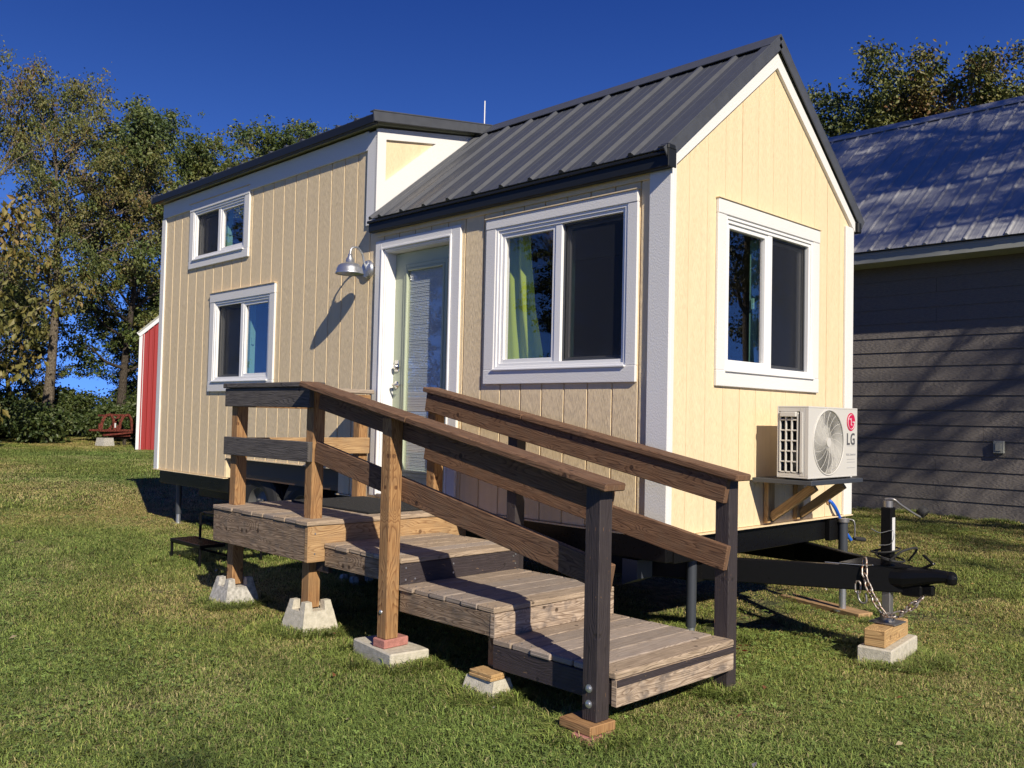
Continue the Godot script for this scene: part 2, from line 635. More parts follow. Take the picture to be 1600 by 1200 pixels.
	var mt := mat(lin(0.022, 0.023, 0.024), 0.95)
	mt.normal_enabled = true
	mt.normal_texture = noise_tex(0.3, 3, 256, true, 10.0, null, 75)
	mt.uv1_triplanar = true
	mt.uv1_scale = Vector3(4, 4, 4)
	M.doormat = mt
	# garage
	var gs := mat(lin(0.175, 0.157, 0.143), 0.8)
	gs.normal_enabled = true
	gs.normal_texture = noise_tex(0.05, 5, 512, true, 6.0, null, 61)
	gs.normal_scale = 0.4
	gs.albedo_texture = noise_tex(0.05, 4, 512, false, 1.0, grad([[0.2, Color(0.9, 0.9, 0.9)], [0.8, Color.WHITE]]), 62)
	gs.uv1_triplanar = true
	gs.uv1_world_triplanar = true
	gs.uv1_scale = Vector3(0.5, 3.0, 0.5)
	M.garage = gs
	M.garage_roof = mat(lin(0.32, 0.325, 0.335), 0.5)
	M.garage_roof.metallic_specular = 0.45
	M.garage_trim = mat(lin(0.30, 0.31, 0.27), 0.6)
	M.soffit = mat(lin(0.34, 0.35, 0.27), 0.8)
	M.outlet = mat(lin(0.32, 0.33, 0.29), 0.5)
	# barn
	M.barn = mat(lin(0.30, 0.03, 0.026), 0.4)
	M.barn_trim = mat(lin(0.68, 0.70, 0.72), 0.5)
	var ru := mat(lin(0.20, 0.045, 0.03), 0.8)
	ru.albedo_texture = noise_tex(0.03, 4, 256, false, 1.0, grad([[0.3, Color(0.6, 0.5, 0.45)], [0.7, Color.WHITE]]), 63)
	ru.uv1_triplanar = true
	ru.uv1_scale = Vector3(2, 2, 2)
	M.rust = ru
	# ground and plants
	var gd := mat(Color.WHITE, 0.95)
	gd.albedo_texture = noise_tex(0.02, 6, 1024, false, 1.0, grad([[0.25, lin(0.05, 0.06, 0.018)], [0.45, lin(0.09, 0.1, 0.03)], [0.6, lin(0.13, 0.125, 0.045)], [0.8, lin(0.19, 0.155, 0.07)]]), 64)
	gd.normal_enabled = true
	gd.normal_texture = noise_tex(0.12, 5, 512, true, 8.0, null, 65)
	gd.uv1_triplanar = true
	gd.uv1_world_triplanar = true
	gd.uv1_scale = Vector3(0.33, 0.33, 0.33)
	M.ground = gd
	var leafm := mat(Color.WHITE, 0.55)
	leafm.vertex_color_use_as_albedo = true
	leafm.backlight_enabled = true
	leafm.backlight = Color(0.22, 0.22, 0.10)
	leafm.cull_mode = BaseMaterial3D.CULL_DISABLED
	M.leaf = leafm
	var gm := mat(Color.WHITE, 0.6)
	gm.vertex_color_use_as_albedo = true
	gm.backlight_enabled = true
	gm.backlight = Color(0.2, 0.22, 0.08)
	gm.cull_mode = BaseMaterial3D.CULL_DISABLED
	M.grass = gm
	var bk := mat(lin(0.115, 0.095, 0.075), 0.95)
	bk.albedo_texture = noise_tex(0.03, 5, 512, false, 1.0, grad([[0.25, Color(0.45, 0.43, 0.4)], [0.7, Color.WHITE]]), 66)
	bk.normal_enabled = true
	bk.normal_texture = noise_tex(0.06, 5, 512, true, 10.0, null, 67)
	bk.uv1_triplanar = true
	bk.uv1_scale = Vector3(2.5, 0.6, 2.5)
	M.bark = bk
	var bk2 := bk.duplicate()
	bk2.albedo_color = lin(0.24, 0.20, 0.15)
	M.bark_pale = bk2

# ---------------------------------------------------------------- ground
func build_ground():
	var st := new_st()
	var xs := []
	var zs := []
	for v in [-900.0, -400.0, -200.0, -110.0, -80.0]:
		xs.append(v)
		zs.append(v)
	for i in 81:
		xs.append(-62.0 + i)
	for i in 61:
		zs.append(-40.0 + i)
	for v in [45.0, 80.0, 160.0, 400.0, 900.0]:
		xs.append(v)
		zs.append(v)
	for i in xs.size() - 1:
		for j in zs.size() - 1:
			var p := []
			for k in [[0, 0], [0, 1], [1, 1], [1, 0]]:
				var x: float = xs[i + k[0]]
				var z: float = zs[j + k[1]]
				p.append(Vector3(x, ground_y(x, z), z))
			st.set_smooth_group(0)
			var ns := []
			for q in p:
				ns.append(Vector3(ground_y(q.x - 0.2, q.z) - ground_y(q.x + 0.2, q.z), 0.4, ground_y(q.x, q.z - 0.2) - ground_y(q.x, q.z + 0.2)).normalized())
			for k in [0, 2, 1, 0, 3, 2]:
				st.set_normal(ns[k])
				st.set_uv(Vector2(p[k].x, p[k].z))
				st.add_vertex(p[k])
	var g := put(st, "ground", M.ground)
	g.set_meta("kind", "structure")
	g.set_meta("label", "mown lawn ground under the house and trees")

# ---------------------------------------------------------------- the tiny house
const HL := -7.55
const HB := 0.748
const WD := 2.5
const EV := 3.1
const DT := 3.95
const SLOPE := 0.82

func window(house: Node3D, xf: Transform3D, tr: Array, ho: Array, glass_left: bool, label: String):
	var w := Node3D.new()
	w.name = "window"
	w.transform = xf
	house.add_child(w, true)
	if label != "":
		w.set_meta("label", label)
	# casing boards
	box_part(w, "casing_board", M.trim, Vector3(tr[0], ho[3], 0), Vector3(tr[2], tr[3], 0.026), 0.004)
	box_part(w, "casing_board", M.trim, Vector3(tr[0], tr[1], 0), Vector3(tr[2], ho[1], 0.024), 0.004)
	box_part(w, "casing_board", M.trim, Vector3(tr[0], ho[1], 0), Vector3(ho[0], ho[3], 0.022), 0.004)
	box_part(w, "casing_board", M.trim, Vector3(ho[2], ho[1], 0), Vector3(tr[2], ho[3], 0.022), 0.004)
	# drip cap over the head board
	box_part(w, "drip_cap", M.siding, Vector3(tr[0] - 0.006, tr[3], 0), Vector3(tr[2] + 0.006, tr[3] + 0.008, 0.036), 0.001)
	var x0: float = ho[0]
	var y0: float = ho[1]
	var x1: float = ho[2]
	var y1: float = ho[3]
	var mid := (x0 + x1) * 0.5
	# vinyl frame, stepped
	var st := new_st()
	for k in [[0.0, 0.022, 0.016], [0.022, 0.046, 0.006]]:
		var a: float = k[0]
		var b: float = k[1]
		var zf: float = k[2]
		bx(st, Vector3(x0 + a, y0 + a, -0.085), Vector3(x0 + b, y1 - a, zf), 0.002)
		bx(st, Vector3(x1 - b, y0 + a, -0.085), Vector3(x1 - a, y1 - a, zf), 0.002)
		bx(st, Vector3(x0 + b, y0 + a, -0.085), Vector3(x1 - b, y0 + b, zf), 0.002)
		bx(st, Vector3(x0 + b, y1 - b, -0.085), Vector3(x1 - b, y1 - a, zf), 0.002)
	bx(st, Vector3(x0 - 0.004, y0 - 0.008, 0.0), Vector3(x1 + 0.004, y0 + 0.004, 0.04), 0.002)
	put(st, "frame", M.vinyl, w)
	box_part(w, "meeting_stile", M.vinyl, Vector3(mid - 0.03, y0 + 0.046, -0.05), Vector3(mid + 0.03, y1 - 0.046, 0.0), 0.003)
	var gx0 := x0 + 0.046 if glass_left else mid + 0.03
	var gx1 := mid - 0.03 if glass_left else x1 - 0.046
	var sx0 := mid + 0.03 if glass_left else x0 + 0.046
	var sx1 := x1 - 0.046 if glass_left else mid - 0.03
	var gy0 := y0 + 0.046
	var gy1 := y1 - 0.046
	# glazed sash
	st = new_st()
	var r := 0.03
	bx(st, Vector3(gx0, gy0, -0.045), Vector3(gx0 + r, gy1, -0.006), 0.002)
	bx(st, Vector3(gx1 - r, gy0, -0.045), Vector3(gx1, gy1, -0.006), 0.002)
	bx(st, Vector3(gx0 + r, gy0, -0.045), Vector3(gx1 - r, gy0 + r, -0.006), 0.002)
	bx(st, Vector3(gx0 + r, gy1 - r, -0.045), Vector3(gx1 - r, gy1, -0.006), 0.002)
	put(st, "sash", M.vinyl, w)
	box_part(w, "pane", M.glass, Vector3(gx0 + r - 0.004, gy0 + r - 0.004, -0.03), Vector3(gx1 - r + 0.004, gy1 - r + 0.004, -0.025), 0.0)
	# insect screen over the sliding half
	st = new_st()
	var q := 0.014
	bx(st, Vector3(sx0, gy0, -0.035), Vector3(sx0 + q, gy1, -0.022), 0.001)
	bx(st, Vector3(sx1 - q, gy0, -0.035), Vector3(sx1, gy1, -0.022), 0.001)
	bx(st, Vector3(sx0 + q, gy0, -0.035), Vector3(sx1 - q, gy0 + q, -0.022), 0.001)
	bx(st, Vector3(sx0 + q, gy1 - q, -0.035), Vector3(sx1 - q, gy1, -0.022), 0.001)
	put(st, "screen_frame", M.greytube, w)
	st = new_st()
	quad(st, Vector3(sx0 + q, gy0 + q, -0.028), Vector3(sx1 - q, gy0 + q, -0.028), Vector3(sx1 - q, gy1 - q, -0.028), Vector3(sx0 + q, gy1 - q, -0.028))
	put(st, "insect_screen", M.screen, w)
	st = new_st()
	bx(st, Vector3(sx0, gy0, -0.078), Vector3(sx0 + r, gy1, -0.055), 0.002)
	bx(st, Vector3(sx1 - r, gy0, -0.078), Vector3(sx1, gy1, -0.055), 0.002)
	bx(st, Vector3(sx0 + r, gy0, -0.078), Vector3(sx1 - r, gy0 + r, -0.055), 0.002)
	bx(st, Vector3(sx0 + r, gy1 - r, -0.078), Vector3(sx1 - r, gy1, -0.055), 0.002)
	put(st, "sliding_sash", M.vinyl, w)
	box_part(w, "pane", M.glass, Vector3(sx0 + r - 0.004, gy0 + r - 0.004, -0.07), Vector3(sx1 - r + 0.004, gy1 - r + 0.004, -0.065), 0.0)
	# inner stile with its latch
	st = new_st()
	bx(st, Vector3(mid - 0.026, gy0 + 0.02, -0.15), Vector3(mid + 0.026, gy1 - 0.02, -0.088), 0.002)
	var lx := mid - 0.03 if glass_left else mid + 0.03
	bx(st, Vector3(lx - 0.012, (y0 + y1) * 0.5 - 0.05, -0.13), Vector3(lx + 0.012, (y0 + y1) * 0.5 + 0.03, -0.1), 0.004)
	put(st, "inner_stile", M.stile, w)

func roof_panels(parent: Node, x_from: float, x_to: float, pitch: float, ridge: Vector2, eave: Vector2, m: Material, called: String, rib_h := 0.022):
	# ridge and eave are (z, y) of the top of the flat
	var d := Vector3(0, eave.y - ridge.y, eave.x - ridge.x)
	var len := d.length()
	d = d.normalized()
	var sgn := 1.0 if d.z > 0 else -1.0
	var a := Vector3(sgn, 0, 0)
	var n := d.cross(a).normalized()
	var x := x_to
	while x > x_from + 0.01:
		var x1: float = max(x - pitch, x_from)
		var w := x - x1
		var poly := PackedVector2Array([Vector2(0, -0.006), Vector2(w, -0.006), Vector2(w, 0)])
		for u in [w * 0.67, w * 0.34]:
			if w > 0.2:
				poly.append(Vector2(u + 0.012, 0))
				poly.append(Vector2(u + 0.006, 0.0025))
				poly.append(Vector2(u - 0.006, 0.0025))
				poly.append(Vector2(u - 0.012, 0))
		poly.append_array([Vector2(min(0.052, w * 0.9), 0), Vector2(min(0.036, w * 0.7), rib_h), Vector2(min(0.014, w * 0.3), rib_h), Vector2(0, 0.002)])
		var st := new_st()
		var ox := x1 if sgn > 0 else x
		prism(st, poly, Vector3(ox, ridge.y, ridge.x), a, n, len + rng.randf_range(-0.003, 0.004))
		put(st, called, m, parent)
		x = x1

func build_house():
	var h := thing("tiny_house", "cream tiny house with white trim and charcoal ribbed metal roof on a trailer", "house")
	var xl := Transform3D()
	var xg := Transform3D(Basis(Vector3(0, 0, -1), Vector3(0, 1, 0), Vector3(1, 0, 0)), Vector3.ZERO)
	var w_main := [-1.565, 1.815, -0.32, 2.87]
	var w_up := [-6.70, 3.19, -5.485, 3.76]
	var w_low := [-6.11, 1.785, -4.895, 2.66]
	var w_gab := [0.615, 1.81, 1.82, 2.855]
	var door := [-3.0, 0.76, -2.07, 2.9]
	var fender := [-5.75, 0.5, -3.6, 0.968]
	# --- long wall: grooved siding, one mesh for each strip between two grooves
	var pitch := 0.2131
	var x := -0.02
	var holes := [w_main, w_up, w_low, door, fender, [-3.125, EV, 1.0, 9.0]]
	while x > HL + 0.02:
		var x0: float = max(x - pitch, HL)
		var top := EV if x0 > -3.2 else DT
		var gr := 0.013
		for r in cut([x0, HB, x, top], holes):
			var st := new_st()
			if r[2] > x0 + gr + 0.001:
				bx(st, Vector3(max(r[0], x0 + gr), r[1], -0.09), Vector3(r[2], r[3], 0), 0.0015)
			if r[0] < x0 + gr:
				bx(st, Vector3(r[0], r[1], -0.09), Vector3(min(r[2], x0 + gr), r[3], -0.011), 0.0)
			put(st, "siding_strip", M.siding, h)
		x = x0
	# --- gable wall
	var n := 12
	for i in n:
		var u0 := WD * i / n
		var u1 := WD * (i + 1) / n
		var gr := 0.003 if i % 6 != 3 else 0.007
		for r0 in cut([u0, HB, u1, 9.0], [w_gab]):
			var st := new_st()
			for part in [[u0, u1 - gr, 0.0], [u1 - gr, u1, -0.003 if gr < 0.005 else -0.006]]:
				var r := [max(r0[0], part[0]), r0[1], min(r0[2], part[1]), r0[3]]
				if r[2] < r[0] + 0.0005:
					continue
				var ya: float = r[3]
				var yb: float = r[3]
				if r[3] > 8.0:
					ya = EV - 0.02 + 0.834 * min(r[0], WD - r[0])
					yb = EV - 0.02 + 0.834 * min(r[2], WD - r[2])
				if r[0] < 0.1:
					r[0] = max(r[0], 0.02)
				prism(st, PackedVector2Array([Vector2(r[0], r[1]), Vector2(r[2], r[1]), Vector2(r[2], yb), Vector2(r[0], ya)]), Vector3(-0.09, 0, 0), Vector3(0, 0, -1), Vector3(0, 1, 0), 0.09 + part[2])
			put(st, "siding_strip", M.siding, h)
	box_part(h, "corner_post", M.siding, Vector3(-0.02, HB, -0.02), Vector3(0, EV, 0), 0.001)
	# --- other walls, floor, lining
	box_part(h, "back_wall", M.siding, Vector3(HL, HB, -WD), Vector3(-0.09, EV, -WD + 0.09), 0.0)
	box_part(h, "back_wall_upper", M.siding, Vector3(HL, EV, -WD), Vector3(-3.2, DT, -WD + 0.09), 0.0)
	box_part(h, "end_wall", M.siding, Vector3(HL, HB, -WD + 0.09), Vector3(HL + 0.09, DT, -0.09), 0.0)
	box_part(h, "floor", M.inside_floor, Vector3(HL + 0.09, HB + 0.002, -WD + 0.09), Vector3(-0.09, 0.8, -0.09), 0.0)
	var li := new_st()
	for r in cut([HL + 0.09, 0.8, -0.105, EV], [w_main, w_low, door]):
		bx(li, Vector3(r[0], r[1], -0.105), Vector3(r[2], r[3], -0.0905), 0.0)
	for r in cut([HL + 0.09, EV, -3.2, DT], [w_up]):
		bx(li, Vector3(r[0], r[1], -0.105), Vector3(r[2], r[3], -0.0905), 0.0)
	bx(li, Vector3(HL + 0.09, 0.8, -WD + 0.0905), Vector3(-0.105, EV, -WD + 0.105), 0.0)
	for r in cut([0.105, 0.8, WD - 0.105, EV], [w_gab]):
		bx(li, Vector3(-0.105, r[1], -r[0]), Vector3(-0.0905, r[3], -r[2]), 0.0)
	bx(li, Vector3(-3.75, 0.8, -WD + 0.11), Vector3(-3.7, DT - 0.1, -0.11), 0.0)
	bx(li, Vector3(HL + 0.1, 2.85, -WD + 0.11), Vector3(-3.76, 2.95, -0.11), 0.0)
	put(li, "interior_lining", M.inside, h)
	# counter along the back wall, seen dimly through the panes
	box_part(h, "kitchen_counter", M.inside, Vector3(-3.6, 0.8, -WD + 0.11), Vector3(-1.2, 1.7, -WD + 0.7), 0.01)
	# --- trim boards
	var t: Material = M.trim
	box_part(h, "corner_board", t, Vector3(-0.145, HB - 0.004, 0.0), Vector3(0.022, EV - 0.06, 0.022), 0.004)
	box_part(h, "corner_board", t, Vector3(0.0, HB - 0.004, -0.04), Vector3(0.0215, EV - 0.005, -0.0005), 0.004)
	box_part(h, "corner_board", t, Vector3(0.0, HB - 0.004, -WD), Vector3(0.0215, EV - 0.03, -WD + 0.135), 0.004)
	box_part(h, "corner_board", t, Vector3(HL - 0.02, HB - 0.004, 0.0), Vector3(HL + 0.085, DT - 0.16, 0.022), 0.004)
	box_part(h, "corner_board", t, Vector3(-3.255, EV + 0.02, 0.0), Vector3(-3.112, DT, 0.022), 0.004)
	box_part(h, "frieze_board", t, Vector3(HL, DT - 0.155, 0.0), Vector3(-3.2555, DT + 0.02, 0.02), 0.004)
	box_part(h, "frieze_board", M.siding, Vector3(-3.08, EV - 0.1, 0.0), Vector3(-0.1455, EV - 0.005, 0.016), 0.003)
	box_part(h, "bottom_flashing", M.siding, Vector3(HL - 0.02, HB - 0.012, -0.03), Vector3(-5.75, HB - 0.004, 0.03), 0.001)
	box_part(h, "bottom_flashing", M.siding, Vector3(-3.6, HB - 0.012, -0.03), Vector3(0.03, HB - 0.004, 0.03), 0.001)
	box_part(h, "bottom_flashing", M.siding, Vector3(-0.02, HB - 0.012, -WD), Vector3(0.034, HB - 0.004, -0.031), 0.001)
	box_part(h, "wheel_arch_flashing", M.siding, Vector3(-5.75, 0.958, -0.6), Vector3(-3.6, 0.968, 0.012), 0.001)
	box_part(h, "wheel_well", M.black, Vector3(-5.76, 0.74, -0.62), Vector3(-3.6, 0.95, -0.6), 0.001)
	for s in [0, 1]:
		var st := new_st()
		var za := 0.012 if s == 0 else -WD - 0.012
		var p := Vector3(0.0, EV - 0.01, za)
		var q := Vector3(0.0, EV - 0.01 + 0.834 * 1.262, -1.25)
		var poly := PackedVector2Array([Vector2(-za, p.y - 0.05), Vector2(1.25, q.y - 0.105), Vector2(1.25, q.y), Vector2(-za, p.y + 0.045)])
		prism(st, poly, Vector3(0.0, 0, 0), Vector3(0, 0, -1), Vector3(0, 1, 0), 0.0235 + 0.001 * s)
		put(st, "rake_board", t, h)
	# --- dormer cheek
	var ck := new_st()
	prism(ck, PackedVector2Array([Vector2(0.0, 3.05), Vector2(1.25, 4.05), Vector2(1.25, 4.17), Vector2(0, 3.96)]), Vector3(-3.2, 0, 0), Vector3(0, 0, -1), Vector3(0, 1, 0), 0.07)
	put(ck, "dormer_cheek", M.siding, h)
	ck = new_st()
	prism(ck, PackedVector2Array([Vector2(0.0, 3.05), Vector2(1.25, 4.05), Vector2(1.25, 4.17), Vector2(0, 3.96)]), Vector3(-3.2, 0, -WD), Vector3(0, 0, 1), Vector3(0, 1, 0), -0.07)
	put(ck, "dormer_cheek", M.siding, h)
	var oa := Vector2(-0.022, 3.965)
	var ob := Vector2(-0.022, 3.2)
	var oc := Vector2(1.12, 4.15)
	var ia := Vector2(0.071, 3.885)
	var ib := Vector2(0.072, 3.511)
	var ic := Vector2(0.633, 3.975)
	for k in [[oa, ia, ib, ob], [ob, ib, ic, oc], [oc, ic, ia, oa]]:
		var st := new_st()
		prism(st, PackedVector2Array(k), Vector3(-3.13, 0, 0), Vector3(0, 0, -1), Vector3(0, 1, 0), 0.024)
		put(st, "cheek_trim", t, h)
	# --- main roof
	var ridge_y := 4.25
	var roof := Node3D.new()
	roof.name = "roof"
	roof.set_meta("label", "charcoal ribbed metal gable roof")
	h.add_child(roof)
	for s in [1.0, -1.0]:
		var ez := 0.095 if s > 0 else -WD - 0.095
		var rz := -1.25
		roof_panels(roof, -3.1, 0.03, 0.3, Vector2(rz, ridge_y), Vector2(ez, ridge_y - SLOPE * absf(ez - rz)), M.roof, "roof_panel")
		var st := new_st()
		var c := cos(atan(SLOPE))
		var nrm := Vector3(0, c, s * sin(atan(SLOPE)))
		beam(st, Vector3(-1.535, ridge_y - 0.012, rz) - nrm * 0.035, Vector3(-1.535, ridge_y - SLOPE * 1.3, rz + s * 1.3) - nrm * 0.035, 3.08, 0.055, 0.002, Vector2.ZERO, nrm)
		put(st, "roof_deck", M.soffit, roof)
		# rake flashing over the gable edge
		st = new_st()
		beam(st, Vector3(0.015, ridge_y + 0.02, rz - s * 0.0), Vector3(0.015, ridge_y + 0.02 - SLOPE * 1.36, rz + s * 1.36), 0.07, 0.012, 0.002, Vector2.ZERO, nrm)
		beam(st, Vector3(0.044, ridge_y - 0.03, rz), Vector3(0.044, ridge_y - 0.03 - SLOPE * 1.36, rz + s * 1.36), 0.01, 0.085, 0.002, Vector2.ZERO, nrm)
		put(st, "rake_flashing", M.roof, roof)
		# ridge cap half
		st = new_st()
		beam(st, Vector3(-3.1, ridge_y + 0.028, rz) + nrm * 0.0 + Vector3(0, -SLOPE * 0.075, s * 0.075), Vector3(0.05, ridge_y + 0.028, rz) + Vector3(0, -SLOPE * 0.075, s * 0.075), 0.19, 0.008, 0.001, Vector2.ZERO, nrm)
		put(st, "ridge_cap", M.roof, roof)
	# eave gutter with end cap
	var gu := new_st()
	bx(gu, Vector3(-3.13, 3.035, 0.025), Vector3(0.05, 3.125, 0.08), 0.008)
	bx(gu, Vector3(-3.13, 3.112, 0.05), Vector3(0.052, 3.134, 0.098), 0.004)
	bx(gu, Vector3(0.0505, 3.03, 0.022), Vector3(0.06, 3.15, 0.104), 0.005)
	bx(gu, Vector3(-0.01, 3.135, 0.03), Vector3(0.064, 3.172, 0.108), 0.008)
	put(gu, "gutter", M.gutter, roof)
	gu = new_st()
	bx(gu, Vector3(-3.13, 3.035, -WD - 0.08), Vector3(0.05, 3.125, -WD - 0.025), 0.008)
	put(gu, "gutter", M.gutter, roof)
	# --- dormer roof, low slope both ways
	var dr := Node3D.new()
	dr.name = "dormer_roof"
	dr.set_meta("label", "low charcoal metal roof over the taller loft end")
	h.add_child(dr)
	for s in [1.0, -1.0]:
		var ez := 0.125 if s > 0 else -WD - 0.125
		roof_panels(dr, HL - 0.1, -3.03, 0.3, Vector2(-1.25, 4.255), Vector2(ez, 4.052), M.roof, "roof_panel", 0.02)
		var st := new_st()
		beam(st, Vector3((HL - 3.14) * 0.5, 4.215, -1.25), Vector3((HL - 3.14) * 0.5, 4.01, ez - s * 0.03), 4.5, 0.06, 0.002)
		put(st, "roof_deck", M.soffit, dr)
		st = new_st()
		bx(st, Vector3(HL - 0.11, 3.972, ez - s * 0.05), Vector3(-3.025, 4.05, ez + s * 0.004), 0.006)
		put(st, "eave_trim", M.gutter, dr)
		for xe in [-3.02, HL - 0.105]:
			st = new_st()
			beam(st, Vector3(xe, 4.228, -1.24), Vector3(xe, 4.026, ez + s * 0.008), 0.022, 0.086, 0.003)
			beam(st, Vector3(xe - 0.02 * signf(xe + 5.0), 4.276, -1.24), Vector3(xe - 0.02 * signf(xe + 5.0), 4.075, ez + s * 0.008), 0.07, 0.012, 0.002)
			put(st, "rake_flashing", M.roof, dr)
	# --- windows
	window(h, xl, [-1.672, 1.707, -0.235, 2.948], w_main, true, "wide slider beside the door with a lime curtain behind its left pane")
	window(h, xl, [-6.799, 3.094, -5.385, 3.85], w_up, false, "small loft slider high under the eave")
	window(h, xl, [-6.211, 1.673, -4.795, 2.761], w_low, false, "slider below the loft window")
	window(h, xg, [0.514, 1.703, 1.919, 2.954], w_gab, true, "slider in the gable wall above the air conditioner")
	build_door(h)
	build_curtain()
	# plumbing vent rod
	var st2 := new_st()
	tube(st2, [Vector3(-3.13, 4.2, -1.25), Vector3(-3.13, 4.545, -1.25)], 0.006, 8)
	tag(put(st2, "antenna_rod", M.vinyl), "thin white rod standing at the roof ridge where dormer and gable meet", "antenna")
	build_lamp()
	build_air_conditioner()

func build_door(h: Node3D):
	# casing and jambs are the frame of the door
	var d := Node3D.new()
	d.name = "door"
	d.set_meta("label", "sage green glazed entry door in a white frame")
	h.add_child(d)
	box_part(d, "casing_board", M.trim, Vector3(-3.09, 0.77, 0.0), Vector3(-3.0, 2.96, 0.024), 0.004)
	box_part(d, "casing_board", M.trim, Vector3(-2.07, 0.77, 0.0), Vector3(-1.967, 2.96, 0.024), 0.004)
	box_part(d, "casing_board", M.trim, Vector3(-3.0, 2.9, 0.0), Vector3(-2.07, 2.96, 0.0245), 0.004)
	var st := new_st()
	# brick mould and jambs
	for k in [[0.0, 0.02, 0.034], [0.02, 0.036, 0.012]]:
		bx(st, Vector3(-3.0 + k[0], 0.78, -0.09), Vector3(-3.0 + k[1], 2.9 - k[0], k[2]), 0.004)
		bx(st, Vector3(-2.07 - k[1], 0.78, -0.09), Vector3(-2.07 - k[0], 2.9 - k[0], k[2]), 0.004)
		bx(st, Vector3(-3.0 + k[1], 2.9 - k[1], -0.09), Vector3(-2.07 - k[1], 2.9 - k[0], k[2]), 0.004)
	bx(st, Vector3(-2.964, 0.78, -0.15), Vector3(-2.955, 2.864, -0.0), 0.002)
	bx(st, Vector3(-2.115, 0.78, -0.15), Vector3(-2.106, 2.864, -0.0), 0.002)
	bx(st, Vector3(-2.955, 2.855, -0.15), Vector3(-2.115, 2.864, -0.0), 0.002)
	put(st, "jamb", M.vinyl, d)
	box_part(d, "threshold", M.steel, Vector3(-3.0, 0.762, -0.14), Vector3(-2.07, 0.792, 0.03), 0.005)
	var lx0 := -2.79
	var lx1 := -2.28
	var ly0 := 0.98
	var ly1 := 2.71
	st = new_st()
	for r in cut([-2.952, 0.8, -2.118, 2.852], [[lx0, ly0, lx1, ly1]]):
		bx(st, Vector3(r[0], r[1], -0.145), Vector3(r[2], r[3], -0.1), 0.001)
	put(st, "slab", M.door, d)
	st = new_st()
	for k in [[-0.035, 0.0, -0.088], [0.0, 0.022, -0.08]]:
		var a: float = k[0]
		var b: float = k[1]
		bx(st, Vector3(lx0 + a, ly0 + a, -0.14), Vector3(lx0 + b, ly1 - a, k[2]), 0.004)
		bx(st, Vector3(lx1 - b, ly0 + a, -0.14), Vector3(lx1 - a, ly1 - a, k[2]), 0.004)
		bx(st, Vector3(lx0 + b, ly0 + a, -0.14), Vector3(lx1 - b, ly0 + b, k[2]), 0.004)
		bx(st, Vector3(lx0 + b, ly1 - b, -0.14), Vector3(lx1 - b, ly1 - a, k[2]), 0.004)
	put(st, "glazing_frame", M.door, d)
	box_part(d, "pane", M.glass, Vector3(lx0 + 0.02, ly0 + 0.02, -0.102), Vector3(lx1 - 0.02, ly1 - 0.02, -0.098), 0.0)
	st = new_st()
	var y := ly0 + 0.03
	while y < ly1 - 0.03:
		cbox(st, Transform3D(Basis(Vector3(1, 0, 0), 1.36), Vector3((lx0 + lx1) * 0.5, y, -0.118 + rng.randf_range(-0.001, 0.001))), Vector3(lx1 - lx0 - 0.05, 0.001, 0.0165), 0.0)
		y += 0.0138
	var bl := put(st, "blind_slats", M.blind, d)
	bl.set_meta("kind", "stuff")
	# lever handle and deadbolt
	st = new_st()
	var tz := Transform3D(Basis(Vector3(1, 0, 0), PI / 2), Vector3.ZERO)
	lathe(st, [Vector2(0.034, 0), Vector2(0.034, 0.012), Vector2(0.026, 0.02), Vector2(0.02, 0.034), Vector2(0.0, 0.036)], 20, Transform3D(tz.basis, Vector3(-2.895, 1.875, -0.1)))
	bx(st, Vector3(-2.925, 1.835, -0.1), Vector3(-2.865, 1.93, -0.088), 0.008)
	put(st, "deadbolt", M.chrome, d)
	st = new_st()
	lathe(st, [Vector2(0.032, 0), Vector2(0.032, 0.01), Vector2(0.014, 0.016), Vector2(0.012, 0.05), Vector2(0.0, 0.055)], 20, Transform3D(tz.basis, Vector3(-2.895, 1.72, -0.1)))
	tube(st, smooth([Vector3(-2.895, 1.72, -0.052), Vector3(-2.86, 1.722, -0.046), Vector3(-2.79, 1.715, -0.05)]), 0.009, 8)
	put(st, "lever_handle", M.chrome, d)

func build_curtain():
	var st := new_st()
	var rows := 22
	var cols := 60
	var pts := []
	for j in rows + 1:
		var v := float(j) / rows
		var row := []
		var wid: float = lerp(0.4, 0.3, smoothstep(0.0, 0.55, v)) + 0.02 * sin(v * 5.0)
		if v > 0.6:
			wid -= 0.1 * (v - 0.6)
		for i in cols + 1:
			var u := float(i) / cols
			var x := -1.60 + wid * u
			var z: float = -0.15 + 0.024 * sin(u * 13.0 + 0.6 * sin(v * 3.0)) * (0.7 + 0.3 * v) + 0.005 * sin(u * 31.0 + v * 4.0)
			row.append(Vector3(x, 1.76 + 1.09 * v, z))
		pts.append(row)
	for j in rows:
		for i in cols:
			quad(st, pts[j][i], pts[j][i + 1], pts[j + 1][i + 1], pts[j + 1][i])
	st.generate_normals()
	tag(put(st, "curtain", M.curtain), "lime green curtain gathered at the left of the wide window", "curtain")

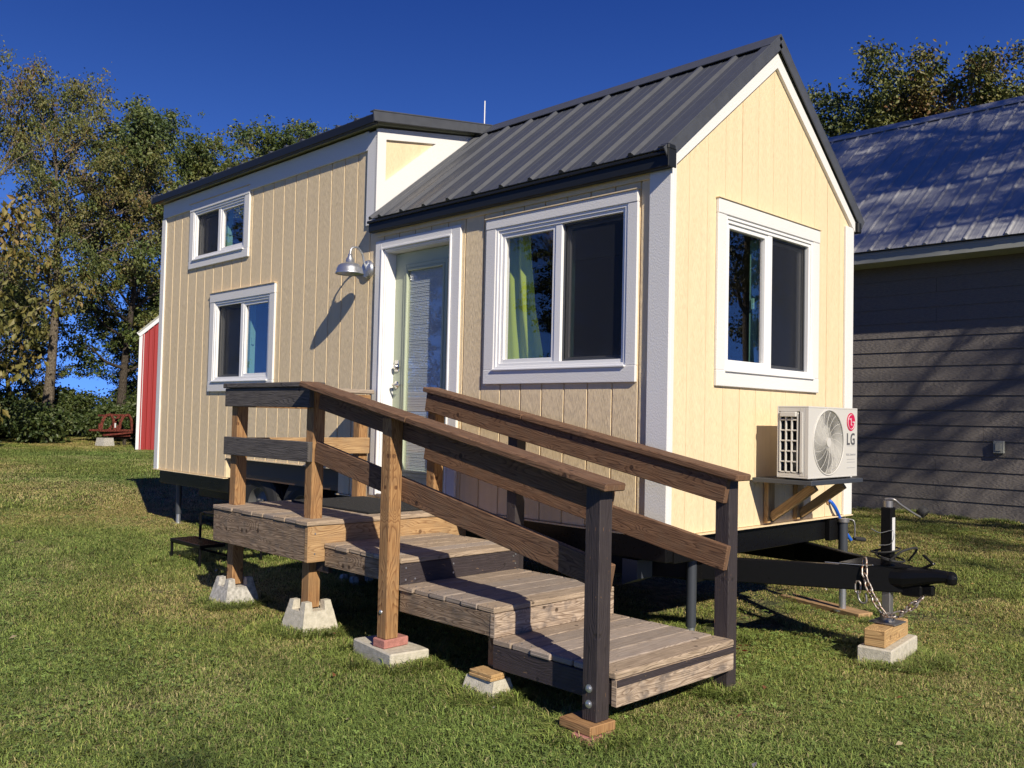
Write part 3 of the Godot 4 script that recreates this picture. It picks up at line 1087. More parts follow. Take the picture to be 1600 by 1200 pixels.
func build_lamp():
	var l := thing("wall_lamp", "galvanized gooseneck barn lamp on the cream wall beside the door", "lamp", Vector3(-3.215, 2.735, 0.0))
	var tz := Basis(Vector3(1, 0, 0), PI / 2)
	var st := new_st()
	lathe(st, [Vector2(0.082, 0.0), Vector2(0.082, 0.014), Vector2(0.07, 0.03), Vector2(0.03, 0.036), Vector2(0.0, 0.036)], 32, Transform3D(tz, Vector3(0, 0, 0)))
	put(st, "back_plate", M.galv, l)
	st = new_st()
	tube(st, smooth([Vector3(0, 0.0, 0.03), Vector3(0, 0.05, 0.05), Vector3(0, 0.13, 0.075), Vector3(0, 0.175, 0.13), Vector3(0, 0.16, 0.185), Vector3(0, 0.105, 0.2)], 8), 0.0095, 10)
	put(st, "gooseneck", M.galv, l)
	st = new_st()
	var prof := [Vector2(0.121, -0.066), Vector2(0.124, -0.058), Vector2(0.118, -0.05), Vector2(0.112, -0.02), Vector2(0.1, 0.005), Vector2(0.08, 0.02), Vector2(0.05, 0.03), Vector2(0.037, 0.036), Vector2(0.033, 0.065), Vector2(0.02, 0.085), Vector2(0.018, 0.108), Vector2(0.0, 0.11)]
	lathe(st, prof, 40, Transform3D(Basis(), Vector3(0, 0, 0.2)))
	st.generate_normals()
	put(st, "lamp_shade", M.galv, l)
	st = new_st()
	lathe(st, [Vector2(0.0, -0.058), Vector2(0.026, -0.045), Vector2(0.03, -0.02), Vector2(0.02, 0.015)], 16, Transform3D(Basis(), Vector3(0, 0, 0.2)))
	put(st, "bulb", M.label_white, l)

func build_air_conditioner():
	# bracket shelf
	var s := thing("wall_bracket", "wooden wall bracket with grey shelf carrying the air conditioner", "bracket", Vector3(0, 1.07, -1.35))
	box_part(s, "shelf", M.greytube, Vector3(0.026, -0.012, -0.375), Vector3(0.465, 0.018, 0.385), 0.003)
	box_part(s, "wall_post", M.yellow_wood, Vector3(0.006, -0.31, 0.105), Vector3(0.044, -0.013, 0.195), 0.004)
	box_part(s, "wall_post", M.yellow_wood, Vector3(0.006, -0.31, -0.315), Vector3(0.044, -0.013, -0.225), 0.004)
	beam_part(s, "brace", M.yellow_wood, Vector3(0.045, -0.27, 0.15), Vector3(0.37, -0.03, 0.15), 0.04, 0.062, 0.004)
	beam_part(s, "brace", M.yellow_wood, Vector3(0.045, -0.27, -0.27), Vector3(0.37, -0.03, -0.27), 0.04, 0.062, 0.004)
	# the unit itself
	var a := thing("air_conditioner", "off white outdoor air conditioner unit with round fan grille and red logo", "air conditioner", Vector3(0.2, 1.1, -1.346))
	# local: x out 0..0.23, y up 0..0.483, z from +0.359 (left) to -0.359 (right)
	var hw := 0.359
	var H := 0.483
	var cz := 0.072
	var cy := 0.242
	var R := 0.217
	var st := new_st()
	bx(st, Vector3(0.0, 0.0, -hw), Vector3(0.012, H, hw), 0.004)
	bx(st, Vector3(0.012, H - 0.012, -hw), Vector3(0.23, H, hw), 0.004)
	bx(st, Vector3(0.012, 0.0, -hw), Vector3(0.23, 0.012, hw), 0.004)
	bx(st, Vector3(0.012, 0.012, -hw), Vector3(0.22, H - 0.012, -hw + 0.01), 0.002)
	put(st, "casing", M.ac, a)
	# front panel with a round opening
	st = new_st()
	var segs := 64
	var angs := []
	for k in segs:
		angs.append(TAU * k / segs)
	for c in [Vector2(hw, H), Vector2(-hw, H), Vector2(-hw, 0), Vector2(hw, 0)]:
		angs.append(fposmod(atan2(c.y - cy, c.x - cz), TAU))
	angs.sort()
	angs.append(TAU)
	for k in angs.size() - 1:
		var a0: float = angs[k]
		var a1: float = angs[k + 1]
		var i0 := Vector3(0.228, cy + R * sin(a0), cz + R * cos(a0))
		var i1 := Vector3(0.228, cy + R * sin(a1), cz + R * cos(a1))
		var o0 := edge_point(a0, cy, cz, H, hw)
		var o1 := edge_point(a1, cy, cz, H, hw)
		quad(st, Vector3(0.228, i0.y, i0.z), Vector3(0.228, i1.y, i1.z), Vector3(0.228, o1.y, o1.x), Vector3(0.228, o0.y, o0.x))
		# rounded lip of the opening
		quad(st, Vector3(0.17, i0.y, i0.z), Vector3(0.17, i1.y, i1.z), i1, i0)
	bx(st, Vector3(0.2, 0.012, hw - 0.012), Vector3(0.23, H - 0.012, hw), 0.004)
	put(st, "front_panel", M.ac, a)
	st = new_st()
	tube(st, arc_points(Vector3(0.229, cy, cz), Vector3(0, 0, R + 0.004), Vector3(0, R + 0.004, 0), 0, TAU, 64), 0.006, 8, false)
	put(st, "grille_rim", M.ac, a)
	# cavity
	st = new_st()
	bx(st, Vector3(0.03, 0.013, -hw + 0.011), Vector3(0.04, H - 0.013, hw - 0.03), 0.0)
	put(st, "coil", M.ac_dark, a)
	# fan
	st = new_st()
	for k in 3:
		var base := TAU * k / 3.0 + 0.4
		for j in 10:
			var f0 := float(j) / 10
			var f1 := float(j + 1) / 10
			var p := []
			for e in [[f0, 0.05], [f1, 0.05], [f1, 0.205], [f0, 0.205]]:
				var ang: float = base + e[0] * 1.45 - e[1] * 1.2
				p.append(Vector3(0.12 + 0.06 * e[0] + 0.02 * e[1], cy + e[1] * sin(ang), cz + e[1] * cos(ang)))
			quad(st, p[0], p[1], p[2], p[3])
	tube(st, [Vector3(0.1, cy, cz), Vector3(0.2, cy, cz)], 0.05, 24)
	put(st, "fan", M.ac_fan, a)
	# fan guard: rings and swept spokes
	st = new_st()
	var rr := 0.03
	while rr < R - 0.004:
		tube(st, arc_points(Vector3(0.226 - 0.01 * rr, cy, cz), Vector3(0, 0, rr), Vector3(0, rr, 0), 0, TAU, 40), 0.0016, 4, false)
		rr += 0.0078
	for k in 16:
		var pts := []
		for j in 7:
			var f := float(j) / 6
			var r2: float = lerp(0.03, R, f)
			var ang := TAU * k / 16.0 + f * 0.55
			pts.append(Vector3(0.223, cy + r2 * sin(ang), cz + r2 * cos(ang)))
		tube(st, pts, 0.0022, 4, false)
	tube(st, [Vector3(0.222, cy, cz), Vector3(0.231, cy, cz)], 0.032, 24)
	var gg := put(st, "fan_guard", M.ac, a)
	gg.set_meta("kind", "stuff")
	# side intake grid, three by five openings
	st = new_st()
	var x0 := 0.022
	var x1 := 0.15
	var y0 := 0.04
	var y1 := 0.44
	for i in 4:
		var xx: float = lerp(x0, x1, i / 3.0)
		bx(st, Vector3(xx - 0.005, y0, hw - 0.014), Vector3(xx + 0.005, y1, hw + 0.004), 0.002)
	for j in 6:
		var yy: float = lerp(y0, y1 - 0.05, j / 5.0)
		for i in 3:
			bx(st, Vector3(lerp(x0, x1, i / 3.0) + 0.005, yy - 0.005, hw - 0.013), Vector3(lerp(x0, x1, (i + 1) / 3.0) - 0.005, yy + 0.005, hw + 0.003), 0.002)
	bx(st, Vector3(0.03, y1 - 0.03, hw - 0.01), Vector3(0.145, y1 + 0.004, hw + 0.02), 0.004)
	bx(st, Vector3(0.165, 0.012, hw - 0.014), Vector3(0.2, H - 0.012, hw + 0.0), 0.003)
	bx(st, Vector3(0.17, y0, hw), Vector3(0.19, y1, hw + 0.008), 0.003)
	bx(st, Vector3(0.012, y1 + 0.006, hw - 0.012), Vector3(0.165, H - 0.012, hw - 0.001), 0.002)
	bx(st, Vector3(0.012, 0.012, hw - 0.012), Vector3(0.165, y0 - 0.006, hw - 0.001), 0.002)
	put(st, "side_grid", M.ac, a)
	# emblem: red disc with white ring, bar and dot
	var e := Vector3(0.2285, 0.385, -0.258)
	st = new_st()
	tube(st, [e, e + Vector3(0.002, 0, 0)], 0.064, 40)
	var disc := put(st, "emblem", M.red, a)
	st = new_st()
	var ez := e + Vector3(0.003, 0, 0)
	var ring := arc_points(ez, Vector3(0, 0, -0.051), Vector3(0, 0.051, 0), 0.0, -TAU + 1.35, 40)
	tube(st, ring, 0.0026, 4)
	bx(st, ez + Vector3(-0.0015, -0.003, -0.053), ez + Vector3(0.0015, 0.003, -0.02), 0.0)
	bx(st, ez + Vector3(-0.0015, -0.024, -0.002), ez + Vector3(0.0015, 0.026, 0.003), 0.0)
	bx(st, ez + Vector3(-0.0015, -0.024, -0.014), ez + Vector3(0.0015, -0.019, -0.002), 0.0)
	tube(st, [ez + Vector3(-0.001, 0.02, 0.021), ez + Vector3(0.0015, 0.02, 0.021)], 0.006, 14)
	put(st, "emblem_line", M.label_white, disc)
	lettering(a, "LG", 0.108, Vector3(0.2286, 0.262, -0.258), M.ink, true)
	lettering(a, "DUAL Inverter", 0.021, Vector3(0.2286, 0.155, -0.262), M.ink_light, true)
	st = new_st()
	for yy in [0.215, 0.12, 0.1, 0.06]:
		bx(st, Vector3(0.2275, yy, -0.325), Vector3(0.2292, yy + 0.0035, -0.2), 0.0)
	put(st, "panel_line", M.ink_light, a)
	# feet
	for fz in [-0.25, 0.25]:
		box_part(a, "foot", M.ac_dark, Vector3(0.02, -0.0115, fz - 0.03), Vector3(0.22, -0.0005, fz + 0.03), 0.002)

func edge_point(ang: float, cy: float, cz: float, H: float, hw: float) -> Vector2:
	# where a ray from the fan centre leaves the rectangle; returns (z, y)
	var dz := cos(ang)
	var dy := sin(ang)
	var t := 99.0
	if dz > 1e-6: t = min(t, (hw - cz) / dz)
	if dz < -1e-6: t = min(t, (-hw - cz) / dz)
	if dy > 1e-6: t = min(t, (H - cy) / dy)
	if dy < -1e-6: t = min(t, -cy / dy)
	return Vector2(cz + dz * t, cy + dy * t)

func lettering(parent: Node, text: String, height: float, at: Vector3, m: Material, bold := false):
	var tm := TextMesh.new()
	var f := SystemFont.new()
	f.font_names = PackedStringArray(["Droid Sans"])
	f.font_weight = 700 if bold else 400
	tm.font = f
	tm.text = text
	tm.font_size = 64
	tm.pixel_size = height / 64.0 * 1.05
	tm.depth = 0.0016
	tm.curve_step = 1.0
	var o := put_mesh(tm, "lettering", m, parent)
	# reads along -z, faces +x
	o.transform = Transform3D(Basis(Vector3(0, 0, -1), Vector3(0, 1, 0), Vector3(1, 0, 0)), at)

# ---------------------------------------------------------------- trailer under the house
func build_trailer():
	var t := thing("house_trailer", "black steel trailer frame under the tiny house with tandem wheels and tongue", "trailer")
	var b: Material = M.black
	# perimeter rails and cross members
	for z in [-0.12, -WD + 0.04]:
		box_part(t, "frame_rail", b, Vector3(HL + 0.02, 0.58, z), Vector3(-5.76, 0.735, z + 0.08), 0.004)
		box_part(t, "frame_rail", b, Vector3(-3.6, 0.58, z), Vector3(-0.02, 0.735, z + 0.08), 0.004)
	box_part(t, "cross_member", b, Vector3(-0.09, 0.57, -WD + 0.121), Vector3(-0.012, 0.734, -0.121), 0.004)
	for i in 8:
		var x := -0.95 - i * 0.9
		if x < -3.6 and x > -5.75:
			continue
		box_part(t, "cross_member", b, Vector3(x - 0.03, 0.62, -WD + 0.121), Vector3(x + 0.03, 0.733, -0.121), 0.003)
	# two main beams
	for z in [-0.55, -WD + 0.55]:
		box_part(t, "main_beam", b, Vector3(HL + 0.1, 0.4, z - 0.04), Vector3(-0.1, 0.56, z + 0.04), 0.004)
	# tongue: two channels that meet at the coupler
	var yb := 0.488
	beam_part(t, "tongue_beam", b, Vector3(-0.75, yb, -0.21), Vector3(0.97, yb, -1.235), 0.055, 0.155, 0.006)
	beam_part(t, "tongue_beam", b, Vector3(-0.75, yb, -WD + 0.21), Vector3(0.97, yb, -WD + 1.235), 0.055, 0.155, 0.006)
	# coupler: tapered sleeve, socket and latch
	var st := new_st()
	var rings := [[0.84, 0.1, 0.07, 0.5], [0.97, 0.085, 0.068, 0.505], [1.07, 0.066, 0.056, 0.522], [1.15, 0.05, 0.044, 0.535], [1.21, 0.04, 0.036, 0.54], [1.25, 0.034, 0.03, 0.538], [1.27, 0.018, 0.016, 0.536]]
	var loop := []
	for r in rings:
		var l := []
		for k in 16:
			var a := TAU * k / 16
			var c := cos(a)
			var s := sin(a)
			l.append(Vector3(r[0], r[3] + r[2] * signf(s) * pow(absf(s), 0.6), -1.25 + r[1] * signf(c) * pow(absf(c), 0.6)))
		loop.append(l)
	for i in loop.size() - 1:
		for k in 16:
			var k2 := (k + 1) % 16
			quad(st, loop[i][k], loop[i][k2], loop[i + 1][k2], loop[i + 1][k])
	for q in [[0.0, 0.0], [1.0, 0.0]]:
		pass
	lathe(st, [Vector2(0.0, -0.04), Vector2(0.03, -0.038), Vector2(0.038, -0.025), Vector2(0.04, 0.0), Vector2(0.036, 0.025), Vector2(0.022, 0.04), Vector2(0.0, 0.044)], 20, Transform3D(Basis(), Vector3(1.235, 0.535, -1.25)))
	bx(st, Vector3(0.95, 0.395, -1.3), Vector3(1.08, 0.47, -1.2), 0.01)
	bx(st, Vector3(1.02, 0.41, -1.275), Vector3(1.14, 0.475, -1.225), 0.01)
	put(st, "coupler", b, t)
	st = new_st()
	beam(st, Vector3(1.06, 0.57, -1.25), Vector3(1.14, 0.615, -1.25), 0.03, 0.016, 0.004)
	beam(st, Vector3(1.13, 0.61, -1.25), Vector3(1.07, 0.66, -1.25), 0.022, 0.012, 0.003)
	put(st, "coupler_latch", b, t)
	# top plate of the tongue
	st = new_st()
	prism(st, PackedVector2Array([Vector2(0.62, 1.04), Vector2(0.99, 1.2), Vector2(0.99, 1.3), Vector2(0.62, 1.46)]), Vector3(0, 0.5665, 0), Vector3(1, 0, 0), Vector3(0, 0, -1), 0.01)
	put(st, "tongue_plate", b, t)
	# tongue jack
	var j := Node3D.new()
	j.name = "tongue_jack"
	j.position = Vector3(0.87, 0.0, -1.2)
	t.add_child(j)
	box_part(j, "jack_tube", b, Vector3(-0.034, 0.5, -0.034), Vector3(0.034, 0.945, 0.034), 0.006)
	box_part(j, "jack_label", M.label_white, Vector3(0.0342, 0.66, -0.024), Vector3(0.0352, 0.88, 0.018), 0.0)
	box_part(j, "inner_leg", M.steel, Vector3(-0.027, 0.225, -0.027), Vector3(0.027, 0.5, 0.027), 0.004)
	st = new_st()
	tube(st, [Vector3(0, 0.94, 0), Vector3(0, 0.985, 0)], 0.03, 14)
	tube(st, smooth([Vector3(-0.02, 0.992, 0.0), Vector3(0.03, 0.995, -0.01), Vector3(0.06, 0.96, -0.05), Vector3(0.105, 0.905, -0.14), Vector3(0.13, 0.88, -0.19)], 5), 0.008, 8)
	put(st, "crank", M.steel, j)
	st = new_st()
	lathe(st, [Vector2(0.012, -0.03), Vector2(0.032, -0.026), Vector2(0.036, 0.0), Vector2(0.032, 0.026), Vector2(0.012, 0.03)], 16, Transform3D(Basis(Vector3(0, 0, 1), 0.9), Vector3(0.135, 0.915, -0.21)))
	put(st, "crank_knob", M.rubber, j)
	st = new_st()
	bx(st, Vector3(-0.085, 0.212, -0.085), Vector3(0.085, 0.222, 0.085), 0.003)
	tube(st, [Vector3(0, 0.222, 0), Vector3(0, 0.27, 0)], 0.045, 14)
	put(st, "foot_plate", M.steel, j)
	# breakaway cable coiled round the jack
	st = new_st()
	var pts := []
	for i in 40:
		var a := i * 0.42
		pts.append(Vector3(0.87 + 0.08 * cos(a) + 0.02 * sin(a * 0.3), 0.6 + 0.006 * i * 0.35 + 0.025 * sin(a * 0.7), -1.2 + 0.085 * sin(a)))
	tube(st, pts, 0.006, 6)
	tube(st, smooth([Vector3(0.92, 0.62, -1.12), Vector3(0.98, 0.68, -1.16), Vector3(1.02, 0.69, -1.28), Vector3(0.95, 0.6, -1.33)], 8), 0.008, 6)
	put(st, "wiring_cable", M.rubber, t)
	st = new_st()
	tube(st, smooth([Vector3(0.78, 0.8, -1.16), Vector3(0.84, 0.78, -1.155), Vector3(0.92, 0.8, -1.16), Vector3(0.91, 0.72, -1.155), Vector3(0.83, 0.7, -1.155)], 6), 0.0025, 5)
	tube(st, smooth([Vector3(0.84, 0.585, -1.05), Vector3(0.77, 0.575, -1.06), Vector3(0.55, 0.572, -0.99)], 6), 0.003, 5)
	put(st, "wire", M.galv, t)
	# corner stabiliser legs
	for k in [[-0.12, -0.47, 0.72], [-7.32, -0.2, 0.6], [-7.32, -2.2, 0.6]]:
		var gy := ground_y(k[0], k[1])
		st = new_st()
		tube(st, [Vector3(k[0], gy + 0.12, k[1]), Vector3(k[0], k[2], k[1])], 0.034, 14)
		put(st, "stabiliser_leg", M.greytube, t)
		st = new_st()
		tube(st, [Vector3(k[0], gy, k[1]), Vector3(k[0], gy + 0.14, k[1])], 0.027, 14)
		bx(st, Vector3(k[0] - 0.06, gy - 0.004, k[1] - 0.06), Vector3(k[0] + 0.06, gy + 0.01, k[1] + 0.06), 0.002)
		put(st, "stabiliser_foot", M.galv, t)
	# front right stabiliser with its crank, outside the wall
	var sx := 0.06
	var sz := -2.27
	var gy2 := ground_y(sx, sz)
	st = new_st()
	tube(st, [Vector3(sx, gy2 + 0.25, sz), Vector3(sx, 0.7, sz)], 0.036, 16)
	put(st, "stabiliser_leg", M.greytube, t)
	st = new_st()
	tube(st, [Vector3(sx, gy2 + 0.03, sz), Vector3(sx, gy2 + 0.27, sz)], 0.028, 14)
	tube(st, [Vector3(sx, gy2 + 0.028, sz), Vector3(sx, gy2 + 0.04, sz)], 0.07, 16)
	put(st, "stabiliser_foot", M.galv, t)
	st = new_st()
	tube(st, [Vector3(sx, 0.7, sz), Vector3(sx, 0.728, sz)], 0.048, 16)
	tube(st, smooth([Vector3(sx, 0.72, sz), Vector3(sx + 0.04, 0.722, sz - 0.03), Vector3(sx + 0.07, 0.7, sz - 0.045), Vector3(sx + 0.072, 0.58, sz - 0.05)], 5), 0.006, 8)
	put(st, "stabiliser_crank", M.steel, t)
	st = new_st()
	tube(st, [Vector3(sx + 0.07, 0.575, sz - 0.05), Vector3(sx + 0.1, 0.56, sz - 0.16)], 0.017, 12)
	put(st, "crank_grip", M.rubber, t)
	box_part(t, "stabiliser_bracket", b, Vector3(-0.012, 0.56, sz - 0.07), Vector3(sx - 0.03, 0.72, sz + 0.16), 0.004)
	# side marker and bracket below the front corner
	box_part(t, "marker_lamp", M.amber, Vector3(-0.62, 0.605, -0.04), Vector3(-0.52, 0.645, -0.018), 0.006)
	st = new_st()
	prism(st, PackedVector2Array([Vector2(-0.36, 0.40), Vector2(-0.24, 0.45), Vector2(-0.24, 0.57), Vector2(-0.36, 0.57)]), Vector3(0, 0, -0.2), Vector3(1, 0, 0), Vector3(0, 1, 0), 0.16)
	put(st, "step_bracket", M.greytube, t)
	# wheels
	for x in [-5.28, -4.42]:
		for z in [-0.23, -WD + 0.23]:
			var wh := Node3D.new()
			wh.name = "wheel"
			wh.position = Vector3(x, ground_y(x, z) + 0.4, z)
			wh.scale = Vector3(1.06, 1.06, 1.0)
			t.add_child(wh, true)
			var s := 1.0 if z > -1.0 else -1.0
			var bas := Basis(Vector3(1, 0, 0), s * PI / 2)
			st = new_st()
			lathe(st, [Vector2(0.2, -0.1), Vector2(0.25, -0.11), Vector2(0.34, -0.1), Vector2(0.368, -0.085), Vector2(0.375, -0.04), Vector2(0.371, -0.035), Vector2(0.371, -0.028), Vector2(0.376, -0.024), Vector2(0.376, 0.024), Vector2(0.371, 0.028), Vector2(0.371, 0.035), Vector2(0.375, 0.04), Vector2(0.368, 0.085), Vector2(0.34, 0.1), Vector2(0.25, 0.11), Vector2(0.2, 0.1)], 48, Transform3D(bas, Vector3.ZERO))
			for k in 60:
				var a := TAU * k / 60
				cbox(st, Transform3D(bas * Basis(Vector3(0, 1, 0), a), bas * (Basis(Vector3(0, 1, 0), a) * Vector3(0.372, 0.062 if k % 2 == 0 else -0.062, 0))), Vector3(0.014, 0.04, 0.024), 0.002)
			put(st, "tyre", M.rubber, wh)
			st = new_st()
			lathe(st, [Vector2(0.205, -0.09), Vector2(0.2, 0.07), Vector2(0.208, 0.1), Vector2(0.195, 0.095), Vector2(0.185, 0.05), Vector2(0.16, 0.03), Vector2(0.1, 0.05), Vector2(0.06, 0.055), Vector2(0.05, 0.1), Vector2(0.03, 0.11), Vector2(0.0, 0.11)], 32, Transform3D(bas, Vector3.ZERO))
			for k in 6:
				var a2 := TAU * k / 6
				var c := bas * Vector3(0.085 * cos(a2), 0.055, 0.085 * sin(a2))
				tube(st, [c, c + bas * Vector3(0, 0.022, 0)], 0.011, 6)
			put(st, "rim", M.rim, wh)
	for x in [-5.28, -4.42]:
		st = new_st()
		tube(st, [Vector3(x, 0.44, -WD + 0.3), Vector3(x, 0.44, -0.3)], 0.04, 12)
		put(st, "axle", b, t)
	# hitch chain
	var ch := thing("safety_chain", "steel safety chain hanging from the trailer tongue to the coupler", "chain")
	var path := smooth([Vector3(0.77, 0.582, -1.09), Vector3(0.785, 0.5, -1.062), Vector3(0.83, 0.39, -1.07), Vector3(0.885, 0.296, -1.09), Vector3(0.935, 0.28, -1.1), Vector3(0.99, 0.3, -1.11), Vector3(1.05, 0.35, -1.13), Vector3(1.105, 0.415, -1.17)], 30)
	var link := new_st()
	var lp := []
	for k in 25:
		var a := TAU * k / 24
		lp.append(Vector3(0.027 * cos(a) + 0.012 * signf(cos(a)), 0.018 * sin(a), 0))
	tube(link, lp, 0.0062, 6, false)
	var lm := link.commit()
	var run := 0.0
	var want := 0.0
	var n := 0
	for i in path.size() - 1:
		run += path[i].distance_to(path[i + 1])
		if run >= want:
			want += 0.052
			var d: Vector3 = (path[i + 1] - path[i]).normalized()
			var up := Vector3(0, 0, 1)
			var si := d.cross(up).normalized()
			var bs := Basis(d, si, d.cross(si)).orthonormalized()
			bs = bs * Basis(Vector3(1, 0, 0), (PI / 2 if n % 2 else 0.0) + 0.5)
			var o := put_mesh(lm, "chain_link", M.chain, ch)
			o.transform = Transform3D(bs, path[i])
			n += 1
	var ch2 := thing("chain_hook", "short chain end with open hook hanging below the tongue beam", "chain")
	st = new_st()
	tube(st, smooth([Vector3(0.74, 0.41, -1.06), Vector3(0.745, 0.36, -1.06), Vector3(0.77, 0.335, -1.06), Vector3(0.795, 0.35, -1.06), Vector3(0.79, 0.4, -1.06)], 6), 0.007, 7)
	put(st, "hook", M.steel, ch2)
	var o2 := put_mesh(lm, "chain_link", M.chain, ch2)
	o2.transform = Transform3D(Basis(Vector3(0, 0, 1), PI / 2), Vector3(0.74, 0.43, -1.06))
	# blocks under the jack
	var w := thing("wooden_block", "pale sawn timber block under the trailer jack foot", "block", Vector3(0.87, 0.155, -1.19))
	w.rotation.y = 0.12
	box_part(w, "timber", M.yellow_wood, Vector3(-0.065, -0.053, -0.245), Vector3(0.065, 0.053, 0.245), 0.006)
	var c2 := thing("concrete_block", "pale concrete block under the timber of the trailer jack", "block", Vector3(0.875, 0.045, -1.2))
	c2.rotation.y = 0.12
	box_part(c2, "block_body", M.concrete, Vector3(-0.105, -0.055, -0.28), Vector3(0.105, 0.055, 0.28), 0.008)
	# blue hose
	var bh := thing("blue_hose", "blue hose coming out of the gable wall corner down to the ground", "hose")
	st = new_st()
	tube(st, smooth([Vector3(0.0, 0.87, -2.13), Vector3(0.025, 0.855, -2.145), Vector3(0.04, 0.79, -2.2), Vector3(0.02, 0.7, -2.31), Vector3(0.03, 0.62, -2.36), Vector3(0.055, 0.545, -2.42)], 8), 0.0145, 10)
	put(st, "tube", M.blue, bh)
	st = new_st()
	tube(st, [Vector3(0.0, 0.87, -2.13), Vector3(0.012, 0.868, -2.13)], 0.032, 14)
	put(st, "wall_grommet", M.tan, bh)
	# plank under the stabiliser
	var pl := thing("timber_pad", "orange stained board lying under the front stabiliser foot", "board", Vector3(-0.08, ground_y(-0.1, -2.4) + 0.012, -2.33))
	pl.rotation.y = -0.28
	box_part(pl, "board", M.riser, Vector3(-0.45, -0.025, -0.08), Vector3(0.36, 0.035, 0.08), 0.004)

# ---------------------------------------------------------------- wooden stair and landing
func step_box(s: Node3D, x0: float, x1: float, z0: float, z1: float, top: float, bottom: float, boards: int, m_side: Material, m_front: Material, overhang := 0.012):
	var w := (x1 - x0) / boards
	for i in boards:
		var a := x0 + w * i + 0.0015
		var b := x0 + w * (i + 1) - rng.randf_range(0.002, 0.006)
		var st := new_st()
		var jig := rng.randf_range(-0.004, 0.003)
		var ends := rng.randf_range(-0.012, 0.006)
		cbox(st, Transform3D(Basis(Vector3(0, 0, 1), rng.randf_range(-0.012, 0.012)), Vector3((a + b) * 0.5, top - 0.016 + jig * 0.5, (z0 + z1 + ends) * 0.5)), Vector3(b - a, 0.031, z1 - z0 + ends + overhang), 0.005, rnd_off())
		put(st, "tread_board", M.decks[rng.randi() % 5], s)
	var yt := top - 0.0335
	box_part(s, "side_board", m_side, Vector3(x0 + 0.002, bottom, z1 - 0.038), Vector3(x1 - 0.036, yt, z1), 0.003)
	box_part(s, "side_board", m_side, Vector3(x0 + 0.002, bottom, z0), Vector3(x1 - 0.036, yt, z0 + 0.038), 0.003)
	box_part(s, "riser_board", m_front, Vector3(x1 - 0.0355, bottom - 0.004, z0), Vector3(x1 - 0.002, yt, z1 + 0.004), 0.003)
	box_part(s, "back_board", M.fascia, Vector3(x0 + 0.003, bottom, z0 + 0.0385), Vector3(x0 + 0.04, yt - 0.002, z1 - 0.0385), 0.003)

func post(s: Node3D, m: Material, x0: float, z0: float, y0: float, y1: float):
	return box_part(s, "post", m, Vector3(x0, y0, z0), Vector3(x0 + 0.089, y1, z0 + 0.089), 0.004)

